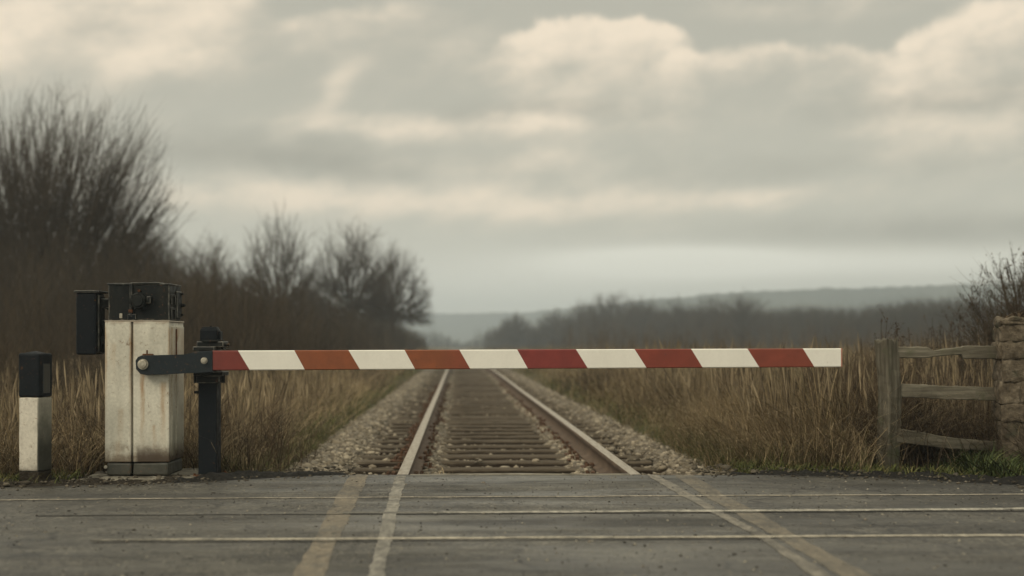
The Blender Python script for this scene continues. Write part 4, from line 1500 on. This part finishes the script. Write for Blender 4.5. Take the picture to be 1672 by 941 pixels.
# lamp housing on the left
DL = D0 - .01
lx0, lx1 = fx(123.5, DL), fx(156.5, DL)
bm = bmesh.new()
box(bm, lx0, lx1, DL, DL + .19, fz(579.5, DL), fz(478, DL), .012, 2)
lam = obj_bm('lamp_housing', bm, [M_black, M_black], bar)
bm = bmesh.new()
box(bm, lx0 - .008, lx1 + .020, DL - .008, DL + .2, fz(478.5, DL), fz(474.5, DL), .004)
box(bm, lx1 - .003, lx1 + .012, DL + .03, DL + .16, fz(576, DL), fz(482, DL), .005)
obj_bm('hood', bm, [M_blackold, M_worn], lam)
bm = bmesh.new()
box(bm, lx1 - .01, mx0 + .01, DL + .07, DL + .14, fz(503, DL), fz(487, DL), .006)
box(bm, lx1 + .005, xl + .004, DL + .09, DL + .16, fz(578, DL), fz(522, DL), .008)
cyl(bm, (fx(168, DL), DL + .08, fz(533, DL)), .024, .05, 'Y', 16, bev=.004)
cyl(bm, (fx(166, DL), DL + .08, fz(556, DL)), .028, .05, 'Y', 16, bev=.004)
cyl(bm, (fx(171, DL), DL + .10, fz(500, DL)), .022, .05, 'Y', 14, bev=.004)
obj_bm('mounting_arm', bm, [M_blackold, M_worn], lam)
EDGE[0] = 0
bm = bmesh.new()
for py in (497, 531):
    cyl(bm, (lx0 - .004, DL + .05, fz(py, DL)), .008, .014, 'X', 8)
for py in (487, 500, 540, 570):
    cyl(bm, (fx(153, DL), DL - .002, fz(py, DL)), .004, .006, 'Y', 8)
obj_bm('screw', bm, M_blackold, lam)

# pivot arm: plate from the cabinet to the boom
DP = D0 - .062
out = [(221, 589), (225, 583), (231, 580.5), (300, 580), (322, 574.2), (347, 573.4), (347, 608), (320, 609), (240, 613), (229, 611), (222, 603)]
bm = bmesh.new()
prism(bm, [(fx(a, DP), fz(b, DP)) for a, b in out][::-1], DP, DP + .030, .004)
cyl(bm, (fx(233.5, DP), DP + .046, fz(595, DP)), .034, .034, 'Y', 20)
piv = obj_bm('pivot_arm', bm, M_bluegrey, bar)
bm = bmesh.new(); bolt(bm, (fx(233.5, DP), DP, fz(595, DP)), .0265, .022)
obj_bm('pivot_bolt', bm, M_bolt, piv)
bm = bmesh.new(); bolt(bm, (fx(333.5, DP), DP, fz(589, DP)), .0165, .022)
obj_bm('pivot_bolt', bm, M_bolt, piv)
bm = bmesh.new()
box(bm, fx(230, DP), fx(247, DP), DP + .032, DP + .060, fz(584, DP), fz(578, DP), .003)
cyl(bm, (fx(237, DP), DP + .046, fz(576, DP)), .005, .03, 'Z', 8)
obj_bm('stop_tab', bm, M_rust, piv)

# the boom
BL = Vector((fx(346.5, DP + .005), DP + .005, 0)); BR = Vector((fx(1373.5, 9.33), 9.33, 0))
zL, zR = fz(589, DP), fz(584.3, 9.33)
hL, hR = .0615, .0612
def tt(px):
    k = (px - CX) / F
    return (k * BL.y - BL.x) / ((BR.x - BL.x) - k * (BR.y - BL.y))
bounds = [(346.5, 346.5), (388.5, 408), (480.5, 498), (569, 588), (660.5, 678), (750, 768), (844.5, 862), (940.5, 960), (1036, 1056), (1128.5, 1147.5), (1220.5, 1240), (1311, 1330), (1373.5, 1373.5)]
dirv = (BR - BL); ln = dirv.length; dirn = dirv / ln; nrm = Vector((dirn.y, -dirn.x, 0))   # towards the camera
ch = .005
cs = [(0, 1, ch, 0), (0, 1, 0, ch), (0, -1, 0, ch), (0, -1, ch, 0), (1, -1, ch, 0), (1, -1, 0, ch), (1, 1, 0, ch), (1, 1, ch, 0)]
TH = .075
bm = bmesh.new()
rings = []
for a, b in bounds:
    ring = []
    for (bk, sg, iny, inz) in cs:
        yy = (iny if bk == 0 else TH - iny)
        hz = 1 - inz / hL
        w = .5 + .5 * sg * hz
        t_ = tt(b) * (1 - w) + tt(a) * w
        zc = zL + (zR - zL) * t_
        hh = hL + (hR - hL) * t_
        p = BL + dirn * (ln * t_) - nrm * yy
        ring.append(bm.verts.new((p.x, p.y, zc + sg * hh * hz)))
    rings.append(ring)
for i in range(len(rings) - 1):
    for j in range(8):
        f = bm.faces.new((rings[i][j], rings[i][(j + 1) % 8], rings[i + 1][(j + 1) % 8], rings[i + 1][j]))
        f.material_index = 0 if i % 2 == 0 else 1
bm.faces.new(rings[0]).material_index = 0
bm.faces.new(rings[-1][::-1]).material_index = 1
boom = empty('boom_pivot', (0, 0, 0)); bpy.data.objects.remove(boom)
bmesh.ops.translate(bm, verts=bm.verts, vec=-Vector((BL.x, BL.y, 0)))
me = bpy.data.meshes.new('boom')
bmesh.ops.recalc_face_normals(bm, faces=bm.faces)
bm.to_mesh(me); bm.free()
me.materials.append(M_boomred); me.materials.append(M_boomwhite)
boom = bpy.data.objects.new('boom', me)
boom.location = Vector((BL.x, BL.y, 0)) - bar.location
link(boom, bar)
boom['label'] = 'long boom in slanted red, orange and white stripes'
bm = bmesh.new()
box(bm, BR.x - .002, BR.x + .008, BR.y - .002, BR.y + TH + .002, zR - hR - .001, zR + hR + .001, .003)
obj_bm('end_cap', bm, painted('cap_edge', (.33, .14, .09), .6, .4, .5), boom)

# ------------------------------------------------------------------ black support post
DS = 8.955
EDGE[0] = 1
post = empty('support_post', (fx(338, DS), DS, 0))
tag(post, 'black square steel post with a capped bracket carrying the boom beside the cabinet', 'post')
sx0, sx1 = fx(323.5, DS), fx(353.5, DS)
bm = bmesh.new()
box(bm, sx0, sx1, DS, DS + .14, .012, fz(606, DS), .006, 2)
obj_bm('shaft', bm, [M_black, M_black], post)
bm = bmesh.new()
box(bm, sx0 - .012, sx1 + .022, DS - .012, DS + .155, fz(626, DS), fz(614, DS), .006)
box(bm, sx0 - .026, sx1 + .045, DS - .022, DS + .165, fz(614, DS), fz(607, DS), .004)
box(bm, sx0 + .002, sx1 + .004, DS - .004, DS + .13, fz(608, DS), fz(572, DS), .004)
for sxx in (sx0 - .020, sx1 + .038):
    cyl(bm, (sxx, DS + .02, fz(619, DS)), .012, .05, 'Z', 8)
cyl(bm, (sx0 - .018, DS + .04, fz(641, DS)), .009, .03, 'X', 8)
col_ = obj_bm('collar', bm, [M_blackold, M_worn], post)
bm = bmesh.new()
box(bm, sx0 - .022, fx(353, DS), DS - .055, DS + .15, fz(573.2, DS), fz(566, DS), .005)
box(bm, sx0 - .008, sx1 + .045, DS - .01, DS + .15, fz(567, DS), fz(557.5, DS), .006)
cyl(bm, (fx(343, DS), DS + .05, fz(557, DS)), .078, .016, 'Z', 28, bev=.004)
cyl(bm, (sx1 + .05, DS + .03, fz(563, DS)), .010, .05, 'X', 8)
box(bm, sx1 + .02, sx1 + .045, DS + .02, DS + .08, fz(572, DS), fz(558, DS), .005)
obj_bm('flange', bm, [M_blackold, M_worn], post)
bm = bmesh.new()
box(bm, fx(325.5, DS), fx(355, DS), DS + .0, DS + .115, fz(558, DS), fz(536, DS), .018, 3)
box(bm, fx(327.5, DS), fx(352.5, DS), DS + .012, DS + .10, fz(538, DS), fz(534, DS), .007, 2)
box(bm, fx(355, DS) - .002, fx(359, DS), DS + .02, DS + .09, fz(558, DS), fz(541, DS), .005, 2)
cyl(bm, (fx(341, DS), DS + .055, fz(533.6, DS)), .008, .012, 'Z', 8)
obj_bm('cap', bm, [M_black, M_black], post)
EDGE[0] = 0
bm = bmesh.new()
box(bm, sx0 - .03, sx1 + .035, DS - .03, DS + .17, .004, .016, .003)
for a in (sx0 - .018, sx1 + .022):
    for b in (DS - .018, DS + .158):
        cyl(bm, (a, b, .02), .008, .014, 'Z', 6)
obj_bm('base_plate', bm, M_rust, post)

# concrete footings
bm = bmesh.new()
box(bm, fx(140), fx(318), 8.72, 9.42, -.2, .014, .012)
bmesh.ops.subdivide_edges(bm, edges=bm.edges[:], cuts=6, use_grid_fill=True)
rough(bm, .014, 4, 5); rough(bm, .005, 22, 7)
tag(obj_bm('footing_slab', bm, M_conc), 'worn concrete slab under the white barrier cabinet', 'slab')
bm = bmesh.new()
cyl(bm, (fx(342, 8.99), 9.03, -.098), .20, .2, 'Z', 28, .17)
bmesh.ops.subdivide_edges(bm, edges=bm.edges[:], cuts=2, use_grid_fill=True)
rough(bm, .010, 7, 9)
tag(obj_bm('footing_slab', bm, M_conc), 'small round concrete footing under the black support post', 'slab')

# ------------------------------------------------------------------ bollard
DB = 8.62
bx, s_ = fx(58, DB), .139
bol = empty('bollard', (bx, DB, 0), math.radians(-16.5))
tag(bol, 'square bollard, white below and black above, at the left edge of the road', 'bollard')
def bpart(name, z0, z1, grow_, mat, bev, seed, amp=.003, parent=None, top_=False):
    bm = bmesh.new()
    box(bm, -s_ / 2 - grow_, s_ / 2 + grow_, -s_ / 2 - grow_, s_ / 2 + grow_, z0, z1, bev, 3)
    if top_:
        r = bmesh.ops.create_cone(bm, cap_ends=True, segments=4, radius1=s_ * .62, radius2=.008, depth=.018)
        bmesh.ops.rotate(bm, verts=r['verts'], cent=(0, 0, 0), matrix=Matrix.Rotation(math.pi / 4, 3, 'Z'))
        bmesh.ops.translate(bm, verts=r['verts'], vec=(0, 0, z1 + .004))
    bmesh.ops.subdivide_edges(bm, edges=[e for e in bm.edges if e.calc_length() > .07], cuts=5, use_grid_fill=True)
    rough(bm, amp, 12, seed)
    return obj_bm(name, bm, mat, parent or bol, local=True)
bpart('foot', -.10, fz(768.5, DB), .0, M_soil, .008, 1, .004)
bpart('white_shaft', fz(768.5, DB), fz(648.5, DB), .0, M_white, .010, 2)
cp = bpart('black_cap', fz(648.5, DB), fz(577, DB), .003, M_black, .014, 3, .003, None, True)
bm = bmesh.new()
box(bm, s_ / 2 - .002, s_ / 2 + .007, -.030, .040, fz(642, DB), fz(594, DB), .004)
obj_bm('reflector', bm, M_reflect, cp, local=True)

# ------------------------------------------------------------------ wooden fence and stone gatepost
DF = 9.58
fen = empty('wooden_fence', (fx(1450, DF), DF, 0))
tag(fen, 'weathered three rail wooden fence with broken top rail beside the stone gatepost', 'fence')
bm = bmesh.new()
ps = .112
box(bm, -ps / 2, ps / 2, -ps / 2, ps / 2, -.15, fz(558, DF), .008, 2)
bmesh.ops.subdivide_edges(bm, edges=[e for e in bm.edges if e.calc_length() > .3], cuts=26, use_grid_fill=True)
bmesh.ops.subdivide_edges(bm, edges=[e for e in bm.edges if .06 < e.calc_length() < .3], cuts=3, use_grid_fill=True)
for v in bm.verts:                                   # split, jagged top
    if v.co.z > fz(575, DF):
        v.co.z += .045 * mnoise.noise(Vector((v.co.x * 45, v.co.y * 45, 3))) + .012
    tw = v.co.z
    v.co.x += .012 * math.sin(tw * 5) ; v.co.y += .008 * math.sin(tw * 7 + 1)
rough(bm, .007, 16, 2)
p = obj_bm('post', bm, M_post, fen, local=True)
p.rotation_euler = (0, 0, math.radians(30))


def rail_board(rows, d0, d1, th, seed, label=None):
    """rows of (px, top py, bottom py)"""
    rows = np.array(rows, float)
    n = 46
    px = np.linspace(rows[0, 0], rows[-1, 0], n)
    tp = np.interp(px, rows[:, 0], rows[:, 1]); bt = np.interp(px, rows[:, 0], rows[:, 2])
    bm = bmesh.new()
    prev = None
    for i in range(n):
        d = d0 + (d1 - d0) * i / (n - 1)
        x = fx(px[i], d); zt_, zb_ = fz(tp[i], d), fz(bt[i], d)
        c = .005
        ring = [bm.verts.new(q) for q in ((x, d, zt_ - c), (x, d, zt_ * .5 + zb_ * .5), (x, d, zb_ + c), (x, d + c, zb_), (x, d + th - c, zb_), (x, d + th, zb_ + c), (x, d + th, zt_ - c), (x, d + th - c, zt_), (x, d + c, zt_))]
        if prev:
            for j in range(9):
                bm.faces.new((prev[j], prev[(j + 1) % 9], ring[(j + 1) % 9], ring[j]))
        else:
            bm.faces.new(ring)
        prev = ring
    bm.faces.new(prev[::-1])
    rough(bm, .0035, 5, seed); rough(bm, .004, 26, seed + 3)
    o = obj_bm('rail', bm, M_wood, fen)
    if label: o['label'] = label
    return o


rail_board([(1450, 567, 585), (1512, 566, 585), (1519, 568, 584), (1522, 573, 583), (1545, 569.5, 581), (1571, 567, 580), (1573, 565, 586), (1636, 564, 586)], 9.56, 9.62, .045, 1, 'split top rail with a broken notch')
rail_board([(1448, 625, 648), (1500, 628, 650), (1560, 631, 653), (1636, 633, 655)], 9.55, 9.62, .045, 5)
rail_board([(1450, 698, 721), (1500, 705, 727), (1550, 714, 733), (1600, 719, 736), (1636, 722, 738)], 9.55, 9.62, .045, 9)

DG = 9.33
gp = empty('stone_gatepost', (fx(1634, DG) + .315, DG + .24, 0), math.radians(-12))
tag(gp, 'rough rubble stone gatepost at the right edge, ending the wooden fence', 'gatepost')
gh = fz(524, DG)
bm = bmesh.new()
box(bm, -.236, .236, -.236, .236, -.2, gh - .02)
rough(bm, .018, 8, 2, 14)
zc = -.06
rr_ = random.Random(3)
while zc < gh - .03:
    ch_ = min(rr_.uniform(.085, .16), gh - zc)
    for side in range(4):
        u = -.24
        while u < .235:
            w = min(rr_.uniform(.10, .24), .24 - u)
            if .24 - u - w < .05: w = .24 - u
            g = .001
            vs0 = len(bm.verts)
            b2 = bmesh.new()
            pr = rr_.uniform(-.012, .012)
            box(b2, u + g, u + w - g, -.245 - pr, -.13, zc + g, zc + ch_ - g, .010, 2)
            bmesh.ops.subdivide_edges(b2, edges=[e for e in b2.edges if e.calc_length() > .04], cuts=4, use_grid_fill=True)
            rough(b2, .011, 9, rr_.uniform(0, 50)); rough(b2, .016, 30, rr_.uniform(0, 50)); rough(b2, .006, 70, rr_.uniform(0, 50))
            bmesh.ops.rotate(b2, verts=b2.verts, cent=(0, 0, 0), matrix=Matrix.Rotation(side * math.pi / 2, 3, 'Z'))
            tmp = bpy.data.meshes.new('tmp'); b2.to_mesh(tmp); b2.free(); bm.from_mesh(tmp); bpy.data.meshes.remove(tmp)
            u += w
    zc += ch_
obj_bm('masonry', bm, M_stone, gp, local=True, smooth=True)
bm = bmesh.new()
box(bm, -.245, .245, -.245, .245, gh - .02, gh + .018, .015, 2)
bmesh.ops.subdivide_edges(bm, edges=bm.edges[:], cuts=8, use_grid_fill=True)
for v in bm.verts:
    if v.co.z > gh: v.co.z += .03 * mnoise.noise(Vector((v.co.x * 9, v.co.y * 9, 1)))
rough(bm, .022, 9, 4)
obj_bm('coping', bm, M_stone, gp, local=True, smooth=True)
n = 700
x4 = gp.location.x + RNG.uniform(-.2, .24, n); y4 = gp.location.y + RNG.uniform(-.2, .2, n)
A = blades(np.stack([x4, y4, np.full(n, gh + .02)], -1), RNG.uniform(.01, .06, n), RNG.uniform(.004, .01, n), RNG.gamma(2, .3, n), RNG.uniform(.2, 1.0, n), RNG.uniform(0, 6.28, n), tint(n, BROWN))
tag(np_mesh('moss_grass', A[0], A[1], M_tint, col=A[2]), kind='stuff')

# ------------------------------------------------------------------ air
bm = bmesh.new()
box(bm, -2050, 2050, -440, 1680, -1.4, 50)
mh = bpy.data.materials.new('haze_air'); mh.use_nodes = True
th_ = mh.node_tree
for nn in list(th_.nodes): th_.nodes.remove(nn)
pv = th_.nodes.new('ShaderNodeVolumePrincipled')
pv.inputs['Color'].default_value = (.77, .87, .96, 1)
pv.inputs['Density'].default_value = .00098
pv.inputs['Anisotropy'].default_value = 0.1
om = th_.nodes.new('ShaderNodeOutputMaterial')
th_.links.new(pv.outputs[0], om.inputs['Volume'])
tag(obj_bm('haze', bm, mh), kind='stuff')

# ------------------------------------------------------------------ render
sc.render.engine = 'CYCLES'
cy = sc.cycles
cy.use_denoising = True
try: cy.denoiser = 'OPENIMAGEDENOISE'
except Exception: pass
cy.max_bounces = 6
cy.diffuse_bounces = 3
cy.volume_bounces = 1
cy.transparent_max_bounces = 6
cy.sample_clamp_indirect = 4
sc.view_settings.view_transform = 'Standard'
sc.view_settings.look = 'None'
sc.view_settings.exposure = 0.0
sc.view_settings.gamma = 1.0
sc.view_settings.use_curve_mapping = False
